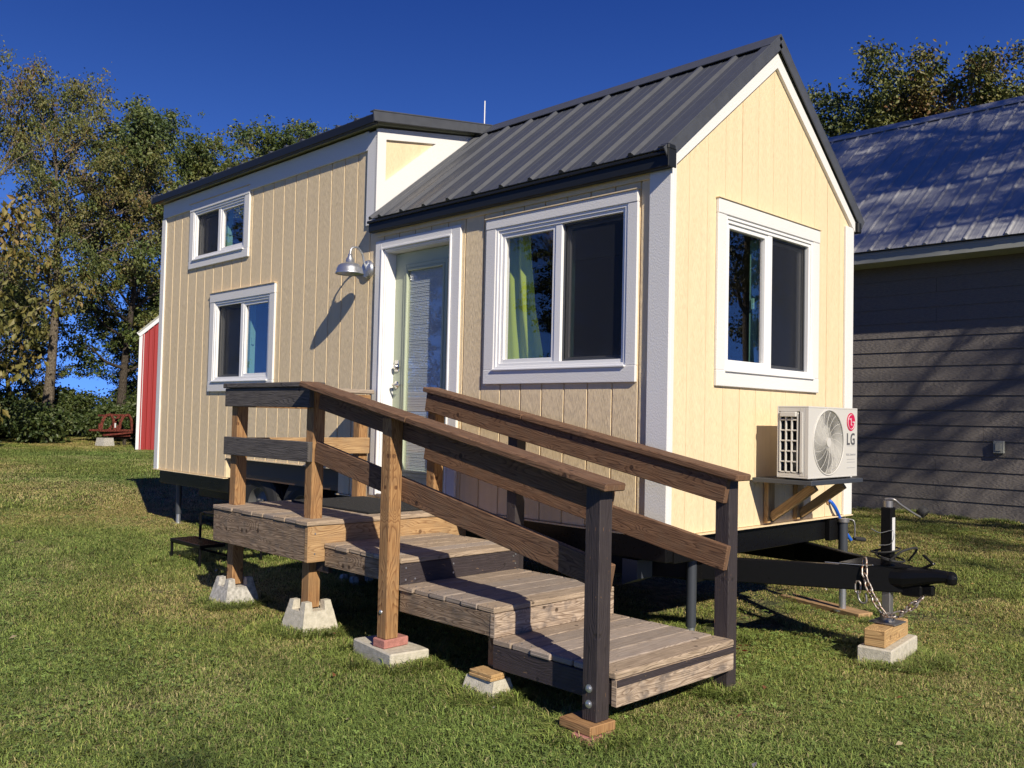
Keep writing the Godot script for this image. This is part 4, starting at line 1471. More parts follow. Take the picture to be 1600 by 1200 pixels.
func build_stairs():
	var s := thing("wooden_stairs", "weathered wooden steps and landing with plank handrails leading to the door", "stairs")
	# landing
	var lx0 := -3.09
	var lx1 := -1.765
	var lz0 := 0.07
	var lz1 := 1.43
	var top := 0.762
	var nb := 9
	var w := (lx1 + 0.012 - lx0) / nb
	for i in nb:
		var a := lx0 + w * i + 0.0015
		var b := lx0 + w * (i + 1) - rng.randf_range(0.002, 0.005)
		var st := new_st()
		cbox(st, Transform3D(Basis(Vector3(0, 0, 1), rng.randf_range(-0.008, 0.008)), Vector3((a + b) * 0.5, top - 0.016, (lz0 + lz1) * 0.5 + rng.randf_range(-0.006, 0.006))), Vector3(b - a, 0.031, lz1 - lz0 + 0.016), 0.005, rnd_off())
		put(st, "deck_board", M.decks[rng.randi() % 5], s)
	box_part(s, "rim_board", M.fascia, Vector3(lx0, 0.497, lz1 - 0.038), Vector3(lx1 - 0.038, 0.7275, lz1), 0.003)
	box_part(s, "rim_board", M.riser, Vector3(lx1 - 0.0375, 0.495, lz0), Vector3(lx1, 0.7275, lz1 + 0.003), 0.003)
	box_part(s, "rim_board", M.fascia, Vector3(lx0, 0.497, lz0), Vector3(lx0 + 0.038, 0.7275, lz1 - 0.0385), 0.003)
	box_part(s, "rim_board", M.fascia, Vector3(lx0 + 0.0385, 0.497, lz0), Vector3(lx1 - 0.038, 0.7275, lz0 + 0.038), 0.003)
	for i in 2:
		box_part(s, "joist", M.fascia, Vector3(lx0 + 0.4 + i * 0.42, 0.52, lz0 + 0.04), Vector3(lx0 + 0.438 + i * 0.42, 0.727, lz1 - 0.04), 0.003)
	box_part(s, "cleat", M.darkboard, Vector3(-1.895, 0.415, 1.245), Vector3(-1.75, 0.494, 1.283), 0.003)
	# three boxed steps below it
	var z0 := 0.325
	var z1 := 1.305
	step_box(s, -1.76, -0.94, z0, z1, 0.615, 0.464, 6, M.fascia, M.darkboard)
	step_box(s, -0.95, -0.125, z0, z1, 0.463, 0.308, 6, M.fascia, M.worn)
	step_box(s, -0.14, 0.70, z0, z1, 0.304, 0.15, 6, M.darkboard, M.worn)
	# old paint left along the top of the lowest riser is a narrow painted strip
	box_part(s, "painted_strip", M.darkboard, Vector3(0.6985, 0.238, z0), Vector3(0.7015, 0.27, z1 + 0.003), 0.0)
	# support stubs under the steps
	box_part(s, "support_leg", M.tan, Vector3(-0.22, 0.14, 1.2), Vector3(-0.131, 0.306, 1.265), 0.004)
	box_part(s, "support_leg", M.tan, Vector3(-1.0, ground_y(-1, 0.4) - 0.01, 0.37), Vector3(-0.911, 0.306, 0.459), 0.004)
	# posts
	post(s, M.tan, -1.989, 1.243, 0.17, 1.635)
	post(s, M.tan, -3.047, 1.243, 0.17, 1.635)
	post(s, M.tan, -3.13, 0.085, 0.05, 1.62)
	post(s, M.tan, -1.026, 1.3185, 0.158, 1.446)
	post(s, M.darkpaint, 0.573, 1.3185, 0.088, 1.156)
	post(s, M.tan, -1.947, 0.231, 0.764, 1.62)
	post(s, M.darkpaint, -1.08, 0.2305, 0.03, 1.455)
	post(s, M.darkpaint, 0.567, 0.2305, 0.02, 1.158)
	# carriage bolts on the near end post
	for y in [0.235, 0.165]:
		var st := new_st()
		lathe(st, [Vector2(0.019, 0), Vector2(0.019, 0.003), Vector2(0.012, 0.0035), Vector2(0.012, 0.012), Vector2(0.0, 0.014)], 12, Transform3D(Basis(Vector3(1, 0, 0), PI / 2), Vector3(0.615, y, 1.4075)))
		put(st, "bolt", M.galv, s)
	var bt := new_st()
	lathe(bt, [Vector2(0.014, 0), Vector2(0.012, 0.006), Vector2(0.0, 0.009)], 10, Transform3D(Basis(Vector3(1, 0, 0), PI / 2), Vector3(-0.99, 0.31, 1.4075)))
	put(bt, "bolt", M.galv, s)
	# stair rails: top board, middle board, flat cap
	var k1 := -0.19
	beam_part(s, "rail_board", M.brown, Vector3(-1.86, 1.207 + k1 * -1.86, 1.299), Vector3(0.64, 1.207 + k1 * 0.64, 1.299), 0.037, 0.137, 0.004)
	beam_part(s, "rail_board", M.brown, Vector3(-1.895, 0.847 + k1 * -1.895, 1.299), Vector3(0.645, 0.847 + k1 * 0.645, 1.299), 0.037, 0.137, 0.004)
	beam_part(s, "cap_rail", M.brown, Vector3(-1.885, 1.2965 + k1 * -1.885, 1.388), Vector3(-0.74, 1.2965 + k1 * -0.74, 1.388), 0.145, 0.036, 0.006)
	beam_part(s, "cap_rail", M.brown, Vector3(-0.737, 1.2965 + k1 * -0.737, 1.388), Vector3(0.735, 1.2965 + k1 * 0.735, 1.388), 0.145, 0.036, 0.006)
	var k2 := -0.184
	beam_part(s, "rail_board", M.brown, Vector3(-1.93, 1.213 + k2 * -1.93, 0.339), Vector3(0.655, 1.213 + k2 * 0.655, 0.339), 0.037, 0.137, 0.004)
	beam_part(s, "rail_board", M.brown, Vector3(-1.93, 0.853 + k2 * -1.93, 0.339), Vector3(0.66, 0.853 + k2 * 0.66, 0.339), 0.037, 0.137, 0.004)
	beam_part(s, "cap_rail", M.brown, Vector3(-1.945, 1.302 + k2 * -1.945, 0.306), Vector3(-0.9, 1.302 + k2 * -0.9, 0.306), 0.145, 0.036, 0.006)
	beam_part(s, "cap_rail", M.brown, Vector3(-0.897, 1.302 + k2 * -0.897, 0.306), Vector3(0.735, 1.302 + k2 * 0.735, 0.306), 0.145, 0.036, 0.006)
	# landing rails
	box_part(s, "rail_board", M.grey, Vector3(-3.09, 1.499, 1.3325), Vector3(-1.898, 1.635, 1.37), 0.004)
	box_part(s, "rail_board", M.grey, Vector3(-3.09, 1.136, 1.3325), Vector3(-1.898, 1.271, 1.37), 0.004)
	box_part(s, "cap_rail", M.grey, Vector3(-3.1, 1.637, 1.245), Vector3(-1.9, 1.672, 1.385), 0.005)
	box_part(s, "rail_board", M.tan, Vector3(-3.04, 1.495, 0.09), Vector3(-3.002, 1.625, 1.2425), 0.004)
	box_part(s, "rail_board", M.riser, Vector3(-3.04, 1.13, 0.09), Vector3(-3.002, 1.265, 1.2425), 0.004)
	box_part(s, "cap_rail", M.deck, Vector3(-3.15, 1.637, 0.05), Vector3(-3.01, 1.672, 1.243), 0.005)
	# screw heads on painted risers and boards
	for p in [Vector3(-0.941, 0.56, 1.27), Vector3(-0.941, 0.49, 1.27), Vector3(-0.941, 0.49, 1.2), Vector3(-0.941, 0.55, 0.9), Vector3(-0.941, 0.495, 0.9), Vector3(-0.941, 0.55, 0.38), Vector3(-0.941, 0.5, 0.36), Vector3(-0.941, 0.56, 0.36), Vector3(-1.764, 0.68, 1.38), Vector3(-1.764, 0.55, 1.38)]:
		var st := new_st()
		tube(st, [p, p + Vector3(0.003, 0, 0)], 0.006, 8)
		put(st, "screw", M.galv, s)
	# screw heads along the treads
	for st0 in [[0.6155, -1.76, -0.94], [0.4635, -0.95, -0.125], [0.3045, -0.14, 0.7]]:
		for i in 6:
			var xx: float = lerp(st0[1], st0[2], (i + 0.5) / 6.0)
			for zz in [0.36, 1.27]:
				for dx in [-0.035, 0.035]:
					var p := Vector3(xx + dx + rng.randf_range(-0.008, 0.008), st0[0] - 0.003, zz + rng.randf_range(-0.008, 0.008))
					var st := new_st()
					tube(st, [p, p + Vector3(0, 0.005, 0)], 0.0045, 6)
					put(st, "screw", M.steel, s)
	# door mat
	var mt := thing("door_mat", "black coarse door mat lying on the landing", "mat", Vector3(-2.43, 0.7665, 0.52))
	box_part(mt, "mat_body", M.doormat, Vector3(-0.52, -0.002, -0.34), Vector3(0.52, 0.012, 0.34), 0.004)
	# footings
	pier("concrete_pier", "pale concrete deck pier under the landing post nearest the steps", M.concrete, -1.945, 1.288, 0.16)
	pier("concrete_pier", "grey stained concrete deck pier under the outer landing post", M.concrete_stained, -3.003, 1.288, 0.16)
	pier("concrete_pier", "concrete deck pier under the landing post beside the house wall", M.concrete_stained, -3.085, 0.13, 0.04)
	var b := thing("paving_block", "flat concrete paving block carrying a pink brick under the middle rail post", "block", Vector3(-1.03, 0.055, 1.3))
	b.rotation.y = -0.13
	box_part(b, "block_body", M.concrete, Vector3(-0.23, -0.06, -0.13), Vector3(0.23, 0.05, 0.13), 0.008)
	var br := thing("brick", "pink brick between the middle rail post and its concrete paving block", "brick", Vector3(-0.99, 0.131, 1.33))
	br.rotation.y = 0.03
	box_part(br, "brick_body", M.brick, Vector3(-0.055, -0.025, -0.09), Vector3(0.055, 0.026, 0.09), 0.005)
	var c := thing("concrete_block", "small concrete block with tan shims under the third step's corner", "block", Vector3(-0.165, 0.03, 1.31))
	c.rotation.y = 0.05
	var st2 := new_st()
	frustum(st2, Vector3.ZERO, Vector2(0.115, 0.1), Vector2(0.1, 0.06), -0.04, 0.075)
	put(st2, "block_body", M.concrete, c)
	var sh := thing("timber_shim", "two tan timber shims on the small block under the third step", "shim", Vector3(-0.15, 0.106, 1.33))
	box_part(sh, "shim", M.yellow_wood, Vector3(-0.085, 0.017, -0.05), Vector3(0.085, 0.034, 0.05), 0.003)
	box_part(sh, "shim", M.yellow_wood, Vector3(-0.085, 0.0, -0.045), Vector3(0.085, 0.0165, 0.055), 0.003)
	var nb2 := thing("timber_pad", "tan cracked timber pad under the dark end post", "board", Vector3(0.585, 0.066, 1.38))
	nb2.rotation.y = -0.05
	box_part(nb2, "board", M.tan, Vector3(-0.1, -0.0215, -0.085), Vector3(0.1, 0.0215, 0.085), 0.004)
	var br2 := thing("brick", "pinkish brick in the grass below the timber pad of the end post", "brick", Vector3(0.63, 0.018, 1.39))
	br2.rotation.y = 0.1
	box_part(br2, "brick_body", M.brick, Vector3(-0.06, -0.03, -0.09), Vector3(0.06, 0.026, 0.09), 0.005)
	var pd := thing("timber_pad", "thin yellow board under the foot of the far end post", "board", Vector3(0.6, 0.008, 0.26))
	box_part(pd, "board", M.yellow_wood, Vector3(-0.09, -0.012, -0.11), Vector3(0.09, 0.0115, 0.1), 0.003)

func frustum(st: SurfaceTool, c: Vector3, hb: Vector2, ht: Vector2, y0: float, y1: float, shift := Vector2.ZERO):
	var b := []
	var t := []
	for k in [[-1, 1], [1, 1], [1, -1], [-1, -1]]:
		b.append(c + Vector3(k[0] * hb.x, y0, k[1] * hb.y))
		t.append(c + Vector3(k[0] * ht.x + shift.x, y1, k[1] * ht.y + shift.y))
	for i in 4:
		var j := (i + 1) % 4
		quad(st, b[i], b[j], t[j], t[i])
	quad(st, t[0], t[1], t[2], t[3])
	quad(st, b[3], b[2], b[1], b[0])

func pier(called: String, label: String, m: Material, x: float, z: float, ytop: float):
	var gy := ground_y(x, z)
	var p := thing(called, label, "pier", Vector3(x, gy, z))
	var st := new_st()
	var hh := ytop - gy
	frustum(st, Vector3.ZERO, Vector2(0.148, 0.148), Vector2(0.11, 0.11), -0.03, hh)
	# four raised corners leave a cross slot for the post
	for sx in [-1.0, 1.0]:
		for sz in [-1.0, 1.0]:
			frustum(st, Vector3(sx * 0.078, 0, sz * 0.078), Vector2(0.031, 0.031), Vector2(0.024, 0.024), hh - 0.002, hh + 0.06, Vector2(-sx * 0.006, -sz * 0.006))
	put(st, "pier_body", m, p)

# ---------------------------------------------------------------- grey garage behind the house
func build_garage():
	var g := thing("garage", "dark grey garage with lap siding and a blue grey ribbed metal roof", "garage")
	var x0 := -9.4
	var x1 := 2.6
	var zw := -8.0
	var zb := -15.0
	var ztop := 3.72
	box_part(g, "foundation", M.concrete_stained, Vector3(x0 + 0.02, -0.1, zb + 0.05), Vector3(x1 - 0.02, 0.30, zw - 0.004), 0.01)
	box_part(g, "front_wall", M.garage, Vector3(x0, 0.3, zw - 0.15), Vector3(x1 - 0.01, ztop, zw - 0.02), 0.0)
	box_part(g, "back_wall", M.garage, Vector3(x0, 0.3, zb), Vector3(x1 - 0.01, ztop, zb + 0.15), 0.0)
	# lap siding boards
	var pitch := 0.2
	var row := 0
	var y := 0.29
	while y < ztop:
		var x := x0
		var next := -1.39 - 3.66 * 3.0 + (1.83 if row % 2 == 0 else 0.0) + (0.6 if row % 6 == 5 else 0.0)
		while x < x1:
			var e: float = min(next, x1)
			if e > x + 0.05:
				var yt: float = min(y + pitch + 0.018, ztop)
				var st := new_st()
				prism(st, PackedVector2Array([Vector2(0, y), Vector2(0.022 + rng.randf_range(-0.001, 0.002), y), Vector2(0.021, y + 0.006), Vector2(0.008, yt), Vector2(0, yt)]), Vector3(e - 0.002, 0, zw - 0.02), Vector3(0, 0, 1), Vector3(0, 1, 0), e - x - 0.003, rnd_off())
				put(st, "siding_board", M.garage, g)
				x = e
			next += 3.66
		y += pitch
		row += 1
	# gable ends
	for e in [[x1 - 0.15, 0.15], [x0, 0.15]]:
		var st := new_st()
		prism(st, PackedVector2Array([Vector2(-zw, 0.3), Vector2(-zb, 0.3), Vector2(-zb, ztop), Vector2(11.5, 6.72), Vector2(-zw, ztop)]), Vector3(e[0] - 0.001, 0, 0), Vector3(0, 0, -1), Vector3(0, 1, 0), e[1])
		put(st, "gable_wall", M.garage, g)
	box_part(g, "corner_board", M.garage_trim, Vector3(x1 - 0.1, 0.3, zw), Vector3(x1 + 0.02, ztop, zw + 0.025), 0.003)
	# eaves
	box_part(g, "soffit", M.soffit, Vector3(x0 - 0.2, ztop - 0.022, zw + 0.001), Vector3(x1 + 0.2, ztop, -7.54), 0.002)
	box_part(g, "fascia", M.garage_trim, Vector3(x0 - 0.2, ztop - 0.03, -7.54), Vector3(x1 + 0.2, 3.835, -7.515), 0.003)
	var roof := Node3D.new()
	roof.name = "roof"
	g.add_child(roof)
	roof_panels(roof, x0 - 0.2, x1 + 0.2, 0.245, Vector2(-11.5, 6.87), Vector2(-7.46, 3.85), M.garage_roof, "roof_panel", 0.024)
	var rs := new_st()
	beam(rs, Vector3((x0 + x1) * 0.5, 6.78, -11.5), Vector3((x0 + x1) * 0.5, 3.77, -15.54), x1 - x0 + 0.4, 0.06, 0.0)
	beam(rs, Vector3((x0 + x1) * 0.5, 6.80, -11.5), Vector3((x0 + x1) * 0.5, 3.80, -7.52), x1 - x0 + 0.36, 0.04, 0.0)
	put(rs, "roof_deck", M.garage_roof, roof)
	rs = new_st()
	for s in [1.0, -1.0]:
		var nr := Vector3(0, 0.8, s * 0.6)
		beam(rs, Vector3(x0 - 0.2, 6.905 - 0.075, -11.5 + s * 0.1), Vector3(x1 + 0.2, 6.905 - 0.075, -11.5 + s * 0.1), 0.26, 0.01, 0.0, Vector2.ZERO, nr)
	put(rs, "ridge_cap", M.garage_roof, roof)
	var ob := box_part(g, "outlet_box", M.outlet, Vector3(-0.66, 1.14, zw + 0.002), Vector3(-0.53, 1.3, zw + 0.05), 0.006)
	box_part(ob, "outlet_cover", M.outlet, Vector3(-0.63, 1.17, zw + 0.05), Vector3(-0.56, 1.27, zw + 0.06), 0.004)

# ---------------------------------------------------------------- red barn far left
func build_barn():
	var b := thing("barn", "red ribbed metal barn with pale corner trim beyond the house", "barn", Vector3(-22.5, 0, -5.74))
	b.rotation.y = -0.56
	var gy := 0.2
	# end wall panels with raised ribs, from the corner along local -z
	var z := 0.0
	var pw := 0.42
	for i in 16:
		var ya := barn_roof(-z)
		var yb := barn_roof(-(z - pw))
		var st := new_st()
		prism(st, PackedVector2Array([Vector2(-z, gy), Vector2(-z + pw, gy), Vector2(-z + pw, yb), Vector2(-z, ya)]), Vector3(-0.03, 0, 0), Vector3(0, 0, -1), Vector3(0, 1, 0), 0.03)
		for k in 3:
			var zz := z - pw * (k + 0.5) / 3.0
			var yt := barn_roof(-zz) - 0.02
			prism(st, PackedVector2Array([Vector2(-zz - 0.028, 0), Vector2(-zz + 0.028, 0), Vector2(-zz + 0.014, 0.045), Vector2(-zz - 0.014, 0.045)]), Vector3(0.0, gy, 0), Vector3(0, 0, -1), Vector3(1, 0, 0), -(yt - gy))
		put(st, "wall_panel", M.barn, b)
		z -= pw
	box_part(b, "side_wall", M.barn, Vector3(-14.0, gy, -0.1), Vector3(-0.031, 3.5, 0), 0.0)
	box_part(b, "corner_trim", M.barn_trim, Vector3(-0.1, gy - 0.1, -0.1), Vector3(0.035, 3.6, 0.035), 0.003)
	box_part(b, "base_trim", M.barn_trim, Vector3(0.001, gy - 0.1, -6.7), Vector3(0.03, gy + 0.04, -0.101), 0.003)
	var pts := [Vector2(-0.06, 3.55), Vector2(2.2, 5.6), Vector2(3.36, 6.2)]
	for i in 2:
		var st := new_st()
		var p := Vector3(0.02, pts[i].y + 0.02, -pts[i].x)
		var q := Vector3(0.02, pts[i + 1].y + 0.02, -pts[i + 1].x)
		beam(st, p, q, 0.08, 0.14, 0.003)
		put(st, "rake_trim", M.barn_trim, b)
		st = new_st()
		beam(st, p + Vector3(-7.0, 0.06, 0), q + Vector3(-7.0, 0.06, 0), 14.1, 0.04, 0.0)
		put(st, "roof_sheet", M.garage_trim, b)

func barn_roof(u: float) -> float:
	if u < 2.2:
		return 3.58 + 0.91 * u
	return min(5.58 + 0.52 * (u - 2.2), 6.2 - max(0.0, u - 3.36) * 0.52)

# ---------------------------------------------------------------- trees
var cluster_meshes := {}

func leaf_cluster(kind: String) -> Mesh:
	if cluster_meshes.has(kind):
		return cluster_meshes[kind]
	var r := RandomNumberGenerator.new()
	r.seed = hash(kind)
	var count := 18
	var size := 0.12
	var spread := 0.27
	if kind == "fine":
		count = 22
		size = 0.1
		spread = 0.28
	elif kind == "big":
		count = 3
		size = 0.22
		spread = 0.3
	elif kind == "pear":
		count = 24
		size = 0.095
		spread = 0.28
	var st := new_st()
	for i in count:
		var c := Vector3(r.randfn(), r.randfn() * 0.8, r.randfn()) * spread * 0.5
		var l := size * r.randf_range(0.7, 1.25)
		var dir := Vector3(r.randfn(), r.randfn() - 0.9, r.randfn()).normalized()
		var side := dir.cross(Vector3(r.randfn(), r.randfn() + 0.6, r.randfn())).normalized()
		var up := side.cross(dir).normalized()
		var v := r.randf_range(0.7, 1.3)
		var col := Color(v * r.randf_range(0.92, 1.12), v, v * r.randf_range(0.8, 1.1))
		var a := c
		var b := c + dir * l * 0.45 + side * l * 0.3 + up * l * 0.08
		var d := c + dir * l * 0.45 - side * l * 0.3 + up * l * 0.08
		var e := c + dir * l + up * l * -0.1
		var m := c + dir * l * 0.5 - up * l * 0.03
		for t in [[a, b, m], [a, m, d], [m, b, e], [m, e, d]]:
			var n: Vector3 = (t[1] - t[0]).cross(t[2] - t[0]).normalized()
			for p in [t[0], t[2], t[1]]:
				st.set_color(col)
				st.set_normal(n)
				st.add_vertex(p)
	cluster_meshes[kind] = st.commit()
	return cluster_meshes[kind]

func tree_shape(called: String, sd: int, height: float, radius: float, low: float, kind: String, tones: Array, dense: float, leafy: float, trunk_r: float, bark: Material, lean := 0.0) -> Node3D:
	var r := RandomNumberGenerator.new()
	r.seed = sd
	var root := Node3D.new()
	root.name = called
	var st := new_st()
	var tr_pts := []
	var tr_rad := []
	var n := 9
	var wob := Vector3(r.randf_range(-1, 1), 0, r.randf_range(-1, 1)) * 0.03 * height
	for i in n + 1:
		var f := float(i) / n
		tr_pts.append(Vector3(sin(f * 5.0 + sd) * 0.012 * height + wob.x * f + lean * f, height * 0.92 * f - 0.15, cos(f * 4.0 + sd) * 0.012 * height + wob.z * f))
		tr_rad.append(trunk_r * (1.0 - 0.9 * f) * (1.0 + 0.55 * exp(-f * 14.0)))
	tube(st, tr_pts, tr_rad, 10, false)
	var xfs := []
	var prim := int(24 * dense + 6)
	for i in prim:
		var f: float = lerp(low, 0.97, pow((i + r.randf()) / prim, 0.85))
		var k: int = int(f * n)
		var base: Vector3 = tr_pts[k].lerp(tr_pts[min(k + 1, n)], f * n - k)
		var az := i * 2.39996 + r.randf_range(-0.4, 0.4)
		var g: float = (f - low) / (1.0 - low)
		var reach: float = radius * (0.35 + 0.75 * sin(PI * clampf(0.12 + g * 0.82, 0, 1))) * r.randf_range(0.65, 1.12)
		var el: float = lerp(0.25, 1.0, g) + r.randf_range(-0.2, 0.25)
		var dir := Vector3(cos(az) * cos(el), sin(el), sin(az) * cos(el))
		var pts := [base]
		var seg := 5
		var p := base
		for s in seg:
			dir = (dir + Vector3(r.randfn(), r.randfn() + 0.25, r.randfn()) * 0.13).normalized()
			p += dir * reach / seg
			pts.append(p)
		var r0: float = tr_rad[k] * 0.5
		var rad := []
		for s in seg + 1:
			rad.append(max(0.006, r0 * (1.0 - 0.85 * s / seg)))
		tube(st, pts, rad, 6, false)
		var sec := int(5 * dense + 3)
		for j in sec:
			var h: float = lerp(0.22, 1.0, (j + r.randf()) / sec)
			var kk: int = min(int(h * seg), seg - 1)
			var b2: Vector3 = pts[kk].lerp(pts[kk + 1], h * seg - kk)
			var d2 := (dir * 0.7 + Vector3(r.randfn(), r.randfn() * 0.7 + 0.2, r.randfn()) * 0.75).normalized()
			var l2: float = reach * r.randf_range(0.22, 0.42)
			var mid2 := b2 + d2 * l2 * 0.5 + Vector3(r.randfn(), r.randfn(), r.randfn()) * 0.06 * l2
			var e2 := b2 + d2 * l2 + Vector3(0, -0.04 * l2, 0)
			tube(st, [b2, mid2, e2], [rad[kk] * 0.45 + 0.004, rad[kk] * 0.3 + 0.003, 0.003], 4, false)
			for hub in [e2, mid2, b2.lerp(e2, 0.8) + Vector3(r.randfn(), r.randfn(), r.randfn()) * 0.3]:
				if r.randf() > 0.74:
					continue
				var cl := int(r.randf_range(2.0, 6.4) * leafy)
				var rad2 := r.randf_range(0.1, 0.23) * (0.6 + radius * 0.1)
				for c in cl:
					var q: Vector3 = hub + Vector3(r.randfn(), r.randfn() * 0.75, r.randfn()) * rad2
					xfs.append(Transform3D(Basis.from_euler(Vector3(r.randf_range(-0.5, 0.5), r.randf() * TAU, r.randf_range(-0.5, 0.5))).scaled(Vector3.ONE * r.randf_range(0.7, 1.15)), q))
	var tm := put(st, "trunk", bark, root)
	var mm := MultiMesh.new()
	mm.transform_format = MultiMesh.TRANSFORM_3D
	mm.use_colors = true
	mm.mesh = leaf_cluster(kind)
	mm.instance_count = xfs.size()
	var hue := FastNoiseLite.new()
	hue.seed = sd
	hue.frequency = 0.22
	for i in xfs.size():
		mm.set_instance_transform(i, xfs[i])
		var o: Vector3 = xfs[i].origin
		var t := clampf(hue.get_noise_3d(o.x, o.y, o.z) * 0.9 + 0.5 + r.randfn() * 0.16, 0.0, 0.999) * (tones.size() - 1)
		var ti := int(t)
		mm.set_instance_color(i, tones[ti].lerp(tones[ti + 1], t - ti))
	var mi := MultiMeshInstance3D.new()
	mi.name = "crown"
	mi.multimesh = mm
	mi.material_override = M.leaf
	mi.set_meta("kind", "stuff")
	root.add_child(mi)
	return root

func place_tree(proto: Node3D, called: String, label: String, at: Vector3, turn: float, scale: Vector3, group := ""):
	var t: Node3D = proto.duplicate()
	t.name = numbered(called)
	add_child(t)
	t.position = Vector3(at.x, ground_y(at.x, at.z) + at.y, at.z)
	t.rotation.y = turn
	t.scale = scale
	tag(t, label, "tree", group)
	return t

func bush(label: String, at: Vector3, size: Vector3, sd: int, tones: Array):
	var r := RandomNumberGenerator.new()
	r.seed = sd
	var b := thing("bush", label, "bush", Vector3(at.x, ground_y(at.x, at.z), at.z), "undergrowth along the tree line")
	var st := new_st()
	for i in 12:
		var a := r.randf() * TAU
		var e := Vector3(cos(a) * size.x * 0.4 * r.randf(), size.y * r.randf_range(0.5, 0.9), sin(a) * size.z * 0.4 * r.randf())
		tube(st, [Vector3(e.x * 0.2, -0.1, e.z * 0.2), e * 0.5 + Vector3(0.05, 0, 0), e], [0.03, 0.018, 0.006], 5, false)
	put(st, "stems", M.bark, b)
	var count := int(150.0 * size.x * size.y)
	var mm := MultiMesh.new()
	mm.transform_format = MultiMesh.TRANSFORM_3D
	mm.use_colors = true
	mm.mesh = leaf_cluster("leafy")
	mm.instance_count = count
	for i in count:
		var d := Vector3(r.randfn(), r.randfn(), r.randfn()).normalized() * pow(r.randf(), 0.45)
		var lump := 1.0 + 0.3 * sin(d.x * 5.0 + sd) * sin(d.z * 4.0)
		var q := Vector3(d.x * size.x * 0.5, size.y * 0.5 + d.y * size.y * 0.52 * lump, d.z * size.z * 0.5)
		q.y = max(q.y, 0.05)
		mm.set_instance_transform(i, Transform3D(Basis.from_euler(Vector3(r.randf_range(-0.6, 0.6), r.randf() * TAU, r.randf_range(-0.6, 0.6))).scaled(Vector3.ONE * r.randf_range(0.7, 1.2)), q))
		var t := r.randf() * (tones.size() - 1.001)
		mm.set_instance_color(i, tones[int(t)].lerp(tones[int(t) + 1], t - int(t)))
	var mi := MultiMeshInstance3D.new()
	mi.name = "foliage"
	mi.multimesh = mm
	mi.material_override = M.leaf
	mi.set_meta("kind", "stuff")
	b.add_child(mi)

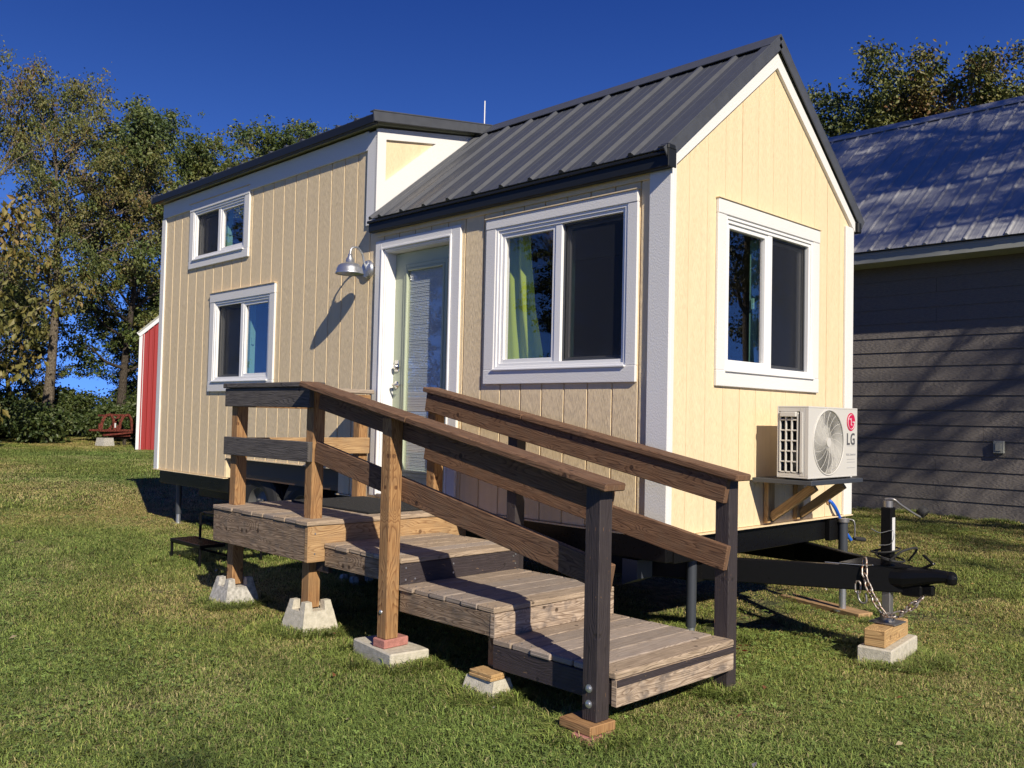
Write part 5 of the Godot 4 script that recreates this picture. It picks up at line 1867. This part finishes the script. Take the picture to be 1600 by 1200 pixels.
func build_trees():
	var olive := [Color(0.045, 0.075, 0.016), Color(0.08, 0.112, 0.024), Color(0.135, 0.145, 0.035), Color(0.15, 0.11, 0.035)]
	var brownish := [Color(0.058, 0.085, 0.018), Color(0.105, 0.125, 0.03), Color(0.165, 0.15, 0.042), Color(0.16, 0.095, 0.036)]
	var pear := [Color(0.05, 0.08, 0.016), Color(0.095, 0.122, 0.026), Color(0.15, 0.16, 0.036), Color(0.16, 0.085, 0.032)]
	var deep := [Color(0.025, 0.046, 0.01), Color(0.045, 0.07, 0.015), Color(0.08, 0.1, 0.024)]
	var tall := tree_shape("tall_tree", 11, 12.0, 3.3, 0.3, "fine", brownish, 0.8, 1.05, 0.2, M.bark_pale)
	var full := tree_shape("full_tree", 23, 11.3, 3.6, 0.2, "leafy", olive, 1.2, 1.25, 0.17, M.bark)
	var pr := tree_shape("pear_tree", 37, 9.6, 4.4, 0.2, "pear", pear, 1.55, 2.3, 0.25, M.bark)
	var shade := tree_shape("shade_tree", 64, 17.0, 5.0, 0.2, "pear", pear, 1.1, 0.75, 0.3, M.bark)
	var young := tree_shape("young_tree", 51, 6.5, 2.2, 0.15, "big", [Color(0.12, 0.12, 0.03), Color(0.19, 0.16, 0.04), Color(0.22, 0.13, 0.045)], 0.55, 0.75, 0.05, M.bark_pale)
	var grp := "trees along the far edge of the lawn"
	place_tree(tall, "tree", "tall airy tree with pale trunk base left of the rusty implement", Vector3(-29.0, 0, -5.3), 2.6, Vector3(0.95, 1.02, 0.95), grp)
	place_tree(tall, "tree", "tall brownish tree at the outer end of the tree line", Vector3(-27.8, 0, -2.2), 0.6, Vector3(0.9, 0.98, 0.9), grp)
	place_tree(full, "tree", "dense olive tree behind the rusty implement", Vector3(-31.0, 0, -8.6), 1.1, Vector3(1, 1.06, 1), grp)
	place_tree(full, "tree", "leafy tree rising behind the red barn", Vector3(-33.5, 0, -12.4), 5.0, Vector3(1.0, 1.03, 1.0), grp)
	place_tree(full, "tree", "tree top showing over the dormer roof of the tiny house", Vector3(-36.0, 0, -17.0), 0.2, Vector3(1.35, 1.25, 1.35), grp)
	var low := [[-32.0, -5.0, 0.55, 0.5], [-33.2, -10.4, 0.6, 0.52], [-30.4, -3.0, 0.5, 0.45], [-31.4, -0.4, 0.55, 0.5]]
	for q in low:
		place_tree(full, "small_tree", "short dark green tree in the shade under the tall tree line", Vector3(q[0], -0.8, q[1]), q[0] * 3.0, Vector3(q[2], q[3], q[2]) * 1.1, "understory trees of the tree line")
	place_tree(young, "tree", "young thin stemmed tree with large yellowing leaves before the tree line", Vector3(-24.6, 0, -2.4), 0.0, Vector3(1, 1, 1))
	place_tree(pr, "tree", "broad reddish green tree behind the garage roof", Vector3(-4.9, 0, -17.2), 0.6, Vector3(1.05, 0.84, 1.05))
	place_tree(pr, "tree", "second rounded tree behind the garage, nearer its far end", Vector3(-0.6, 0, -19.0), 2.9, Vector3(1.1, 0.92, 1.1))
	# trees outside the picture whose shade and reflections show in it
	place_tree(shade, "tree", "large spreading tree that shades the garage wall", Vector3(9.0, 0, -6.6), 1.7, Vector3(1, 1, 1))
	place_tree(shade, "tree", "spreading tree beside the shading one by the garage", Vector3(12.6, 0, -5.2), 4.0, Vector3(1.0, 1.0, 1.0))
	place_tree(tall, "tree", "tall tree mirrored in the gable window", Vector3(9.5, 0, -17.0), 0.7, Vector3(1, 1, 1))
	place_tree(tall, "tree", "slender tree standing alone on the sunny side of the lawn", Vector3(15.9, 0, 8.75), 0.0, Vector3(0.14, 0.9, 0.14))
	place_tree(full, "tree", "dense tree on the open side of the lawn facing the long wall", Vector3(-24.0, 0, 15.0), 2.0, Vector3(1, 0.85, 1), grp)
	place_tree(full, "tree", "dense tree near the young one, facing the long wall", Vector3(-27.0, 0, 8.0), 0.9, Vector3(1, 0.8, 1), grp)
	place_tree(full, "tree", "dense tree at the road end of the lawn facing the long wall", Vector3(-17.0, 0, 20.0), 3.6, Vector3(1, 0.75, 1), grp)
	for p in [tall, full, pr, young, shade]:
		p.free()
	var spots := [[-27.6, -7.1, 2.4, 1.1], [-26.8, -4.4, 1.8, 1.15], [-28.0, -2.6, 2.4, 1.3], [-26.9, -0.6, 2.2, 1.2], [-29.4, -9.0, 2.8, 1.5], [-30.2, -4.2, 2.6, 1.5], [-31.8, -6.8, 3.2, 1.7], [-32.0, -9.8, 3.2, 1.9], [-31.0, -1.4, 3.0, 1.7], [-28.6, -7.9, 1.8, 1.0], [-29.5, 1.6, 3.2, 1.6]]
	var i := 0
	for q in spots:
		bush("leafy green bush in the undergrowth along the tree line", Vector3(q[0], 0, q[1]), Vector3(q[2], q[3], q[2]), 900 + i, deep)
		i += 1

# ---------------------------------------------------------------- small things
func build_small_things():
	# two step metal stool
	var gy := ground_y(-4.8, 0.6)
	var s := thing("step_stool", "black perforated metal step stool standing on the grass behind the landing", "step stool", Vector3(-4.75, gy, 0.62))
	for k in [[0.2, 0.02, 0.27, "lower_step"], [0.43, -0.36, -0.04, "upper_step"]]:
		var st := new_st()
		var y: float = k[0]
		bx(st, Vector3(-0.31, y - 0.03, k[2] - 0.015), Vector3(0.31, y, k[2]), 0.003)
		bx(st, Vector3(-0.31, y - 0.03, k[1]), Vector3(0.31, y, k[1] + 0.015), 0.003)
		for e in [-0.31, 0.295]:
			bx(st, Vector3(e, y - 0.03, k[1] + 0.015), Vector3(e + 0.015, y, k[2] - 0.015), 0.003)
		for i in 15:
			var xx: float = lerp(-0.28, 0.28, i / 14.0)
			bx(st, Vector3(xx - 0.006, y - 0.012, k[1] + 0.015), Vector3(xx + 0.006, y - 0.002, k[2] - 0.015), 0.0)
		for i in 5:
			var zz: float = lerp(k[1] + 0.05, k[2] - 0.05, i / 4.0)
			bx(st, Vector3(-0.295, y - 0.014, zz - 0.005), Vector3(0.295, y - 0.004, zz + 0.005), 0.0)
		put(st, k[3], M.black, s)
	for x in [-0.295, 0.295]:
		for e in [[0.255, 0.19], [-0.02, 0.42], [-0.35, 0.42]]:
			var st := new_st()
			tube(st, [Vector3(x, -0.01, e[0]), Vector3(x, e[1], e[0])], 0.014, 8)
			put(st, "leg", M.black, s)
		var st2 := new_st()
		beam(st2, Vector3(x, 0.17, 0.26), Vector3(x, 0.08, -0.02), 0.012, 0.02, 0.002)
		put(st2, "brace", M.black, s)
	# rusty implement
	var iy := ground_y(-25.2, -6.0)
	var f := thing("farm_implement", "rusty red steel farm frame with two arches parked by the tree line", "farm implement", Vector3(-25.2, iy, -6.0))
	f.rotation.y = PI / 2 + 0.25
	# local: x along its width
	var r: Material = M.rust
	box_part(f, "bed_beam", r, Vector3(-0.6, 0.44, -0.2), Vector3(0.62, 0.5, -0.12), 0.005)
	box_part(f, "bed_beam", r, Vector3(-0.6, 0.44, 0.3), Vector3(0.62, 0.5, 0.38), 0.005)
	box_part(f, "tool_box", r, Vector3(-0.18, 0.28, 0.2), Vector3(0.5, 0.43, 0.29), 0.01)
	box_part(f, "drawbar", M.bark, Vector3(-0.15, 0.2, 0.1), Vector3(0.66, 0.275, 0.19), 0.01)
	for z in [0.34]:
		for xo in [-0.5, 0.12]:
			var st := new_st()
			var pts := [Vector3(xo - 0.06, 0.5, z), Vector3(xo - 0.03, 0.74, z), Vector3(xo + 0.08, 0.93, z), Vector3(xo + 0.24, 0.96, z), Vector3(xo + 0.34, 0.82, z), Vector3(xo + 0.39, 0.5, z)]
			for i in 5:
				beam(st, pts[i], pts[i + 1], 0.05, 0.07, 0.004)
			put(st, "arch", r, f)
	box_part(f, "cross_bar", r, Vector3(-0.35, 0.89, -0.15), Vector3(-0.28, 0.95, 0.31), 0.004)
	box_part(f, "cross_bar", r, Vector3(0.3, 0.89, -0.15), Vector3(0.37, 0.95, 0.31), 0.004)
	box_part(f, "top_bar", r, Vector3(-0.3, 0.92, 0.3), Vector3(0.4, 0.975, 0.345), 0.004)
	beam_part(f, "brace", r, Vector3(-0.12, 0.5, 0.1), Vector3(0.2, 0.9, 0.1), 0.05, 0.06)
	beam_part(f, "brace", M.bark, Vector3(0.5, 0.5, -0.1), Vector3(0.15, 0.85, -0.1), 0.05, 0.06)
	box_part(f, "side_plate", r, Vector3(-0.62, 0.5, 0.28), Vector3(-0.5, 0.68, 0.335), 0.01)
	beam_part(f, "tilted_deck", r, Vector3(-0.45, 0.33, 0.32), Vector3(0.62, 0.42, 0.32), 0.1, 0.05)
	box_part(f, "worn_patch", M.barn_trim, Vector3(-0.14, 0.56, 0.375), Vector3(-0.09, 0.7, 0.385), 0.002)
	box_part(f, "bracket", r, Vector3(0.0, 0.5, 0.2), Vector3(0.16, 0.62, 0.29), 0.01)
	box_part(f, "stand", M.bark, Vector3(0.35, -0.02, 0.1), Vector3(0.42, 0.2, 0.19), 0.004)
	var cb := thing("concrete_block", "grey concrete block propping the rusty farm implement", "block", Vector3(-24.95, iy + 0.12, -5.75))
	cb.rotation.y = 0.3
	var st3 := new_st()
	frustum(st3, Vector3.ZERO, Vector2(0.2, 0.2), Vector2(0.16, 0.17), -0.15, 0.13)
	put(st3, "block_body", M.concrete_stained, cb)
	# a couple of dark red flowers in the grass by the last step
	var fl := thing("red_weed", "tiny dark red leafed weed in the grass behind the last step", "weed", Vector3(0.25, ground_y(0.25, -0.45), -0.45))
	var st4 := new_st()
	for i in 7:
		var a := i * 1.1
		var c := Vector3(cos(a) * 0.05, 0.045 + 0.012 * (i % 3), sin(a) * 0.05)
		quad(st4, c + Vector3(-0.012, 0, -0.01), c + Vector3(0.012, 0.004, -0.008), c + Vector3(0.014, 0.016, 0.012), c + Vector3(-0.01, 0.01, 0.012))
	put(st4, "leaves", M.red, fl)

# ---------------------------------------------------------------- grass
func blade_patch(sd: int, count: int, size: float, hmin: float, hmax: float, wid: float, dry: float) -> Mesh:
	var r := RandomNumberGenerator.new()
	r.seed = sd
	var st := new_st()
	for i in count:
		var p := Vector3(r.randf_range(-0.5, 0.5), 0, r.randf_range(-0.5, 0.5)) * size
		var a := r.randf() * TAU
		var lean := r.randf_range(0.3, 1.9)
		var h := r.randf_range(hmin, hmax)
		var d := Vector3(cos(a), 0, sin(a))
		var s := Vector3(-sin(a), 0, cos(a)) * wid * r.randf_range(0.7, 1.3)
		var m := p + d * h * lean * 0.35 + Vector3(0, h * 0.6, 0)
		var e := p + d * h * lean + Vector3(0, h * (1.0 - 0.3 * lean), 0)
		var col: Color
		var q := r.randf()
		if q < dry:
			col = Color(0.50, 0.42, 0.19) * r.randf_range(0.65, 1.15)
		elif q < dry + 0.1:
			col = Color(0.38, 0.40, 0.105) * r.randf_range(0.8, 1.2)
		else:
			col = Color(0.22, 0.285, 0.065) * r.randf_range(0.6, 1.3)
		var n := (Vector3.UP * 0.9 - d * 0.35).normalized()
		for t in [[p - s, p + s, m + s * 0.8], [p - s, m + s * 0.8, m - s * 0.8], [m - s * 0.8, m + s * 0.8, e]]:
			for v in [t[0], t[2], t[1]]:
				st.set_color(col)
				st.set_normal(n)
				st.add_vertex(v)
	return st.commit()

func clover_patch(sd: int, count: int, size: float) -> Mesh:
	var r := RandomNumberGenerator.new()
	r.seed = sd
	var st := new_st()
	for i in count:
		var p := Vector3(r.randf_range(-0.5, 0.5), 0, r.randf_range(-0.5, 0.5)) * size
		p.y = r.randf_range(0.012, 0.036)
		var col := Color(0.16, 0.23, 0.055) * r.randf_range(0.65, 1.35)
		var tilt := Basis.from_euler(Vector3(r.randf_range(-0.5, 0.5), r.randf() * TAU, r.randf_range(-0.5, 0.5)))
		var rad := r.randf_range(0.004, 0.008)
		for k in 3:
			var a := TAU * k / 3.0
			var c := Vector3(cos(a), 0.12, sin(a)) * rad
			var ring := []
			for j in 5:
				var b := TAU * j / 5.0 + a
				ring.append(p + tilt * (c + Vector3(cos(b), 0.1 * cos(b * 2.0), sin(b)) * rad * 0.85))
			for j in [1, 2, 3]:
				for v in [ring[0], ring[j], ring[j + 1]]:
					st.set_color(col)
					st.set_normal(tilt.y)
					st.add_vertex(v)
	return st.commit()

func spread(called: String, label: String, mesh: Mesh, xfs: Array, cols: Array):
	var mm := MultiMesh.new()
	mm.transform_format = MultiMesh.TRANSFORM_3D
	mm.use_colors = true
	mm.mesh = mesh
	mm.instance_count = xfs.size()
	for i in xfs.size():
		mm.set_instance_transform(i, xfs[i])
		mm.set_instance_color(i, cols[i])
	var mi := MultiMeshInstance3D.new()
	mi.name = numbered(called)
	mi.multimesh = mm
	mi.material_override = M.grass
	mi.set_meta("kind", "stuff")
	mi.set_meta("label", label)
	mi.set_meta("category", "grass" if called != "fallen_leaves" else "leaves")
	add_child(mi)

func build_grass():
	var r := RandomNumberGenerator.new()
	r.seed = 99
	var meshes := [blade_patch(1, 620, 0.36, 0.014, 0.042, 0.0019, 0.16), blade_patch(2, 620, 0.36, 0.012, 0.036, 0.0019, 0.46), blade_patch(3, 620, 0.36, 0.016, 0.05, 0.0021, 0.08), clover_patch(4, 70, 0.34)]
	var far := [blade_patch(5, 520, 0.6, 0.018, 0.045, 0.0038, 0.18), blade_patch(6, 520, 0.6, 0.015, 0.04, 0.0038, 0.46), blade_patch(7, 520, 0.6, 0.02, 0.055, 0.004, 0.1)]
	var patch := FastNoiseLite.new()
	patch.seed = 8
	patch.frequency = 0.55
	patch.fractal_octaves = 3
	var clov := FastNoiseLite.new()
	clov.seed = 77
	clov.frequency = 0.5
	var wide := FastNoiseLite.new()
	wide.seed = 5
	wide.frequency = 0.11
	wide.fractal_octaves = 2
	var near_x := [[], [], [], []]
	var near_c := [[], [], [], []]
	var far_x := [[], [], []]
	var far_c := [[], [], []]
	# close lawn: where the picture shows single blades
	var z := -7.9
	while z < 4.6:
		var x := -9.5
		while x < 5.0:
			var d := Vector2(x - 3.3, z - 4.6).length()
			var sp := 0.17 if d < 6.0 else 0.21
			var px := x + r.randf_range(-0.1, 0.1)
			var pz := z + r.randf_range(-0.1, 0.1)
			var wv := wide.get_noise_2d(px, pz)
			var v := patch.get_noise_2d(px, pz) * 0.8 + wv * 0.5 + r.randfn() * 0.12
			var k := 0
			if v > 0.12: k = 1
			elif v < -0.14: k = 2
			# the lawn under the house is thin
			var under := px < -0.1 and px > -7.4 and pz < -0.35 and pz > -2.3
			if not under or r.randf() < 0.25:
				var t := Transform3D(Basis(Vector3.UP, r.randf() * TAU).scaled(Vector3(1, r.randf_range(0.75, 1.15), 1)), Vector3(px, ground_y(px, pz) - 0.004, pz))
				near_x[k].append(t)
				near_c[k].append(Color(1.0 + wv * 0.4, 1.0 + wv * 0.1, 1.0 + wv * 0.1) * r.randf_range(0.74, 1.18))
				var lush := clampf(1.0 - Vector2(px - 0.5, (pz + 0.9) * 0.8).length() / 1.5, 0.0, 1.0)
				if clov.get_noise_2d(px, pz) * 0.6 + r.randfn() * 0.3 + lush * 0.7 > 0.42:
					near_x[3].append(t.rotated_local(Vector3.UP, 1.0))
					near_c[3].append(Color.WHITE * r.randf_range(0.85, 1.15))
			x += sp
		z += 0.18
	# farther lawn
	z = -24.0
	while z < 9.0:
		var x := -34.0
		while x < 9.0:
			var inside := x > -9.3 and x < 4.8 and z > -7.7 and z < 4.4
			var garage := x > -9.2 and x < 2.5 and z < -8.1 and z > -15.0
			var d := Vector2(x - 3.3, z - 4.6).length()
			if not inside and not garage and z > -16.0:
				var px := x + r.randf_range(-0.25, 0.25)
				var pz := z + r.randf_range(-0.25, 0.25)
				var wv := wide.get_noise_2d(px, pz)
				var v := patch.get_noise_2d(px * 0.5, pz * 0.5) * 0.8 + wv * 0.5 + r.randfn() * 0.1
				var k := 0
				if v > 0.12: k = 1
				elif v < -0.12: k = 2
				far_x[k].append(Transform3D(Basis(Vector3.UP, r.randf() * TAU).scaled(Vector3.ONE * r.randf_range(0.85, 1.2)), Vector3(px, ground_y(px, pz) - 0.004, pz)))
				far_c[k].append(Color(1.0 + wv * 0.4, 1.0 + wv * 0.1, 1.0 + wv * 0.1) * r.randf_range(0.74, 1.18))
			x += 0.36
		z += 0.36
	# longer grass the mower leaves round footings and under the edges of the steps
	var tuft := blade_patch(8, 130, 0.16, 0.035, 0.1, 0.0024, 0.08)
	var tx := []
	var tc := []
	for q in [[-1.945, 1.288, 0.17, 26], [-3.003, 1.288, 0.17, 26], [-1.03, 1.3, 0.23, 26], [-0.165, 1.31, 0.13, 18], [0.6, 1.38, 0.13, 18], [0.61, 0.26, 0.12, 16], [0.875, -1.2, 0.26, 28], [-3.085, 0.13, 0.16, 12], [-5.28, -0.2, 0.3, 16], [-4.42, -0.2, 0.3, 16], [-0.12, -0.47, 0.06, 8], [0.0, -2.35, 0.3, 14], [-4.75, 0.75, 0.3, 10]]:
		for i in int(q[3]):
			var a := r.randf() * TAU
			var rr: float = q[2] * r.randf_range(0.95, 1.35)
			tx.append([q[0] + cos(a) * rr, q[1] + sin(a) * rr])
	for i in 70:
		tx.append([r.randf_range(-9.0, 2.6), -7.93 + r.randf() * 0.12])
	for i in 60:
		tx.append([r.randf_range(-7.4, 0.2), r.randf_range(-0.9, 0.25)])
	var txf := []
	for p in tx:
		txf.append(Transform3D(Basis(Vector3.UP, r.randf() * TAU).scaled(Vector3(1, r.randf_range(0.6, 1.1), 1)), Vector3(p[0], ground_y(p[0], p[1]) - 0.004, p[1])))
		tc.append(Color.WHITE * r.randf_range(0.75, 1.05))
	spread("grass", "longer grass left unmown round the footings and walls", tuft, txf, tc)
	var labels := ["short mown grass of the near lawn, mixed green and dry", "dry straw coloured patches of the near lawn", "lush green tufts of the near lawn", "clover growing in the near lawn"]
	for k in 4:
		spread("grass" if k < 3 else "clover", labels[k], meshes[k], near_x[k], near_c[k])
	var fl := ["mown grass of the far lawn towards trees and garage", "dry patches of the far lawn", "green tufts of the far lawn"]
	for k in 3:
		spread("grass", fl[k], far[k], far_x[k], far_c[k])
	# fallen leaves
	var st := new_st()
	for t in [[Vector3(-0.5, 0, 0), Vector3(0.5, 0, 0), Vector3(0, 0.12, 0.32)], [Vector3(-0.5, 0, 0), Vector3(0.05, 0.18, -0.3), Vector3(0.5, 0, 0)]]:
		for v in t:
			st.set_color(Color.WHITE)
			st.set_normal(Vector3.UP)
			st.add_vertex(v)
	var lx := []
	var lc := []
	var tones := [Color(0.35, 0.22, 0.08), Color(0.4, 0.33, 0.2), Color(0.22, 0.09, 0.04), Color(0.45, 0.42, 0.36)]
	for i in 260:
		var px := r.randf_range(-16.0, 3.2)
		var pz := r.randf_range(-7.0, 4.4)
		lx.append(Transform3D(Basis.from_euler(Vector3(r.randf_range(-0.5, 0.5), r.randf() * TAU, r.randf_range(-0.5, 0.5))).scaled(Vector3.ONE * r.randf_range(0.02, 0.05)), Vector3(px, ground_y(px, pz) + 0.04, pz)))
		lc.append(tones[r.randi() % 4] * r.randf_range(0.7, 1.2))
	spread("fallen_leaves", "scattered dry leaves lying on the lawn", st.commit(), lx, lc)
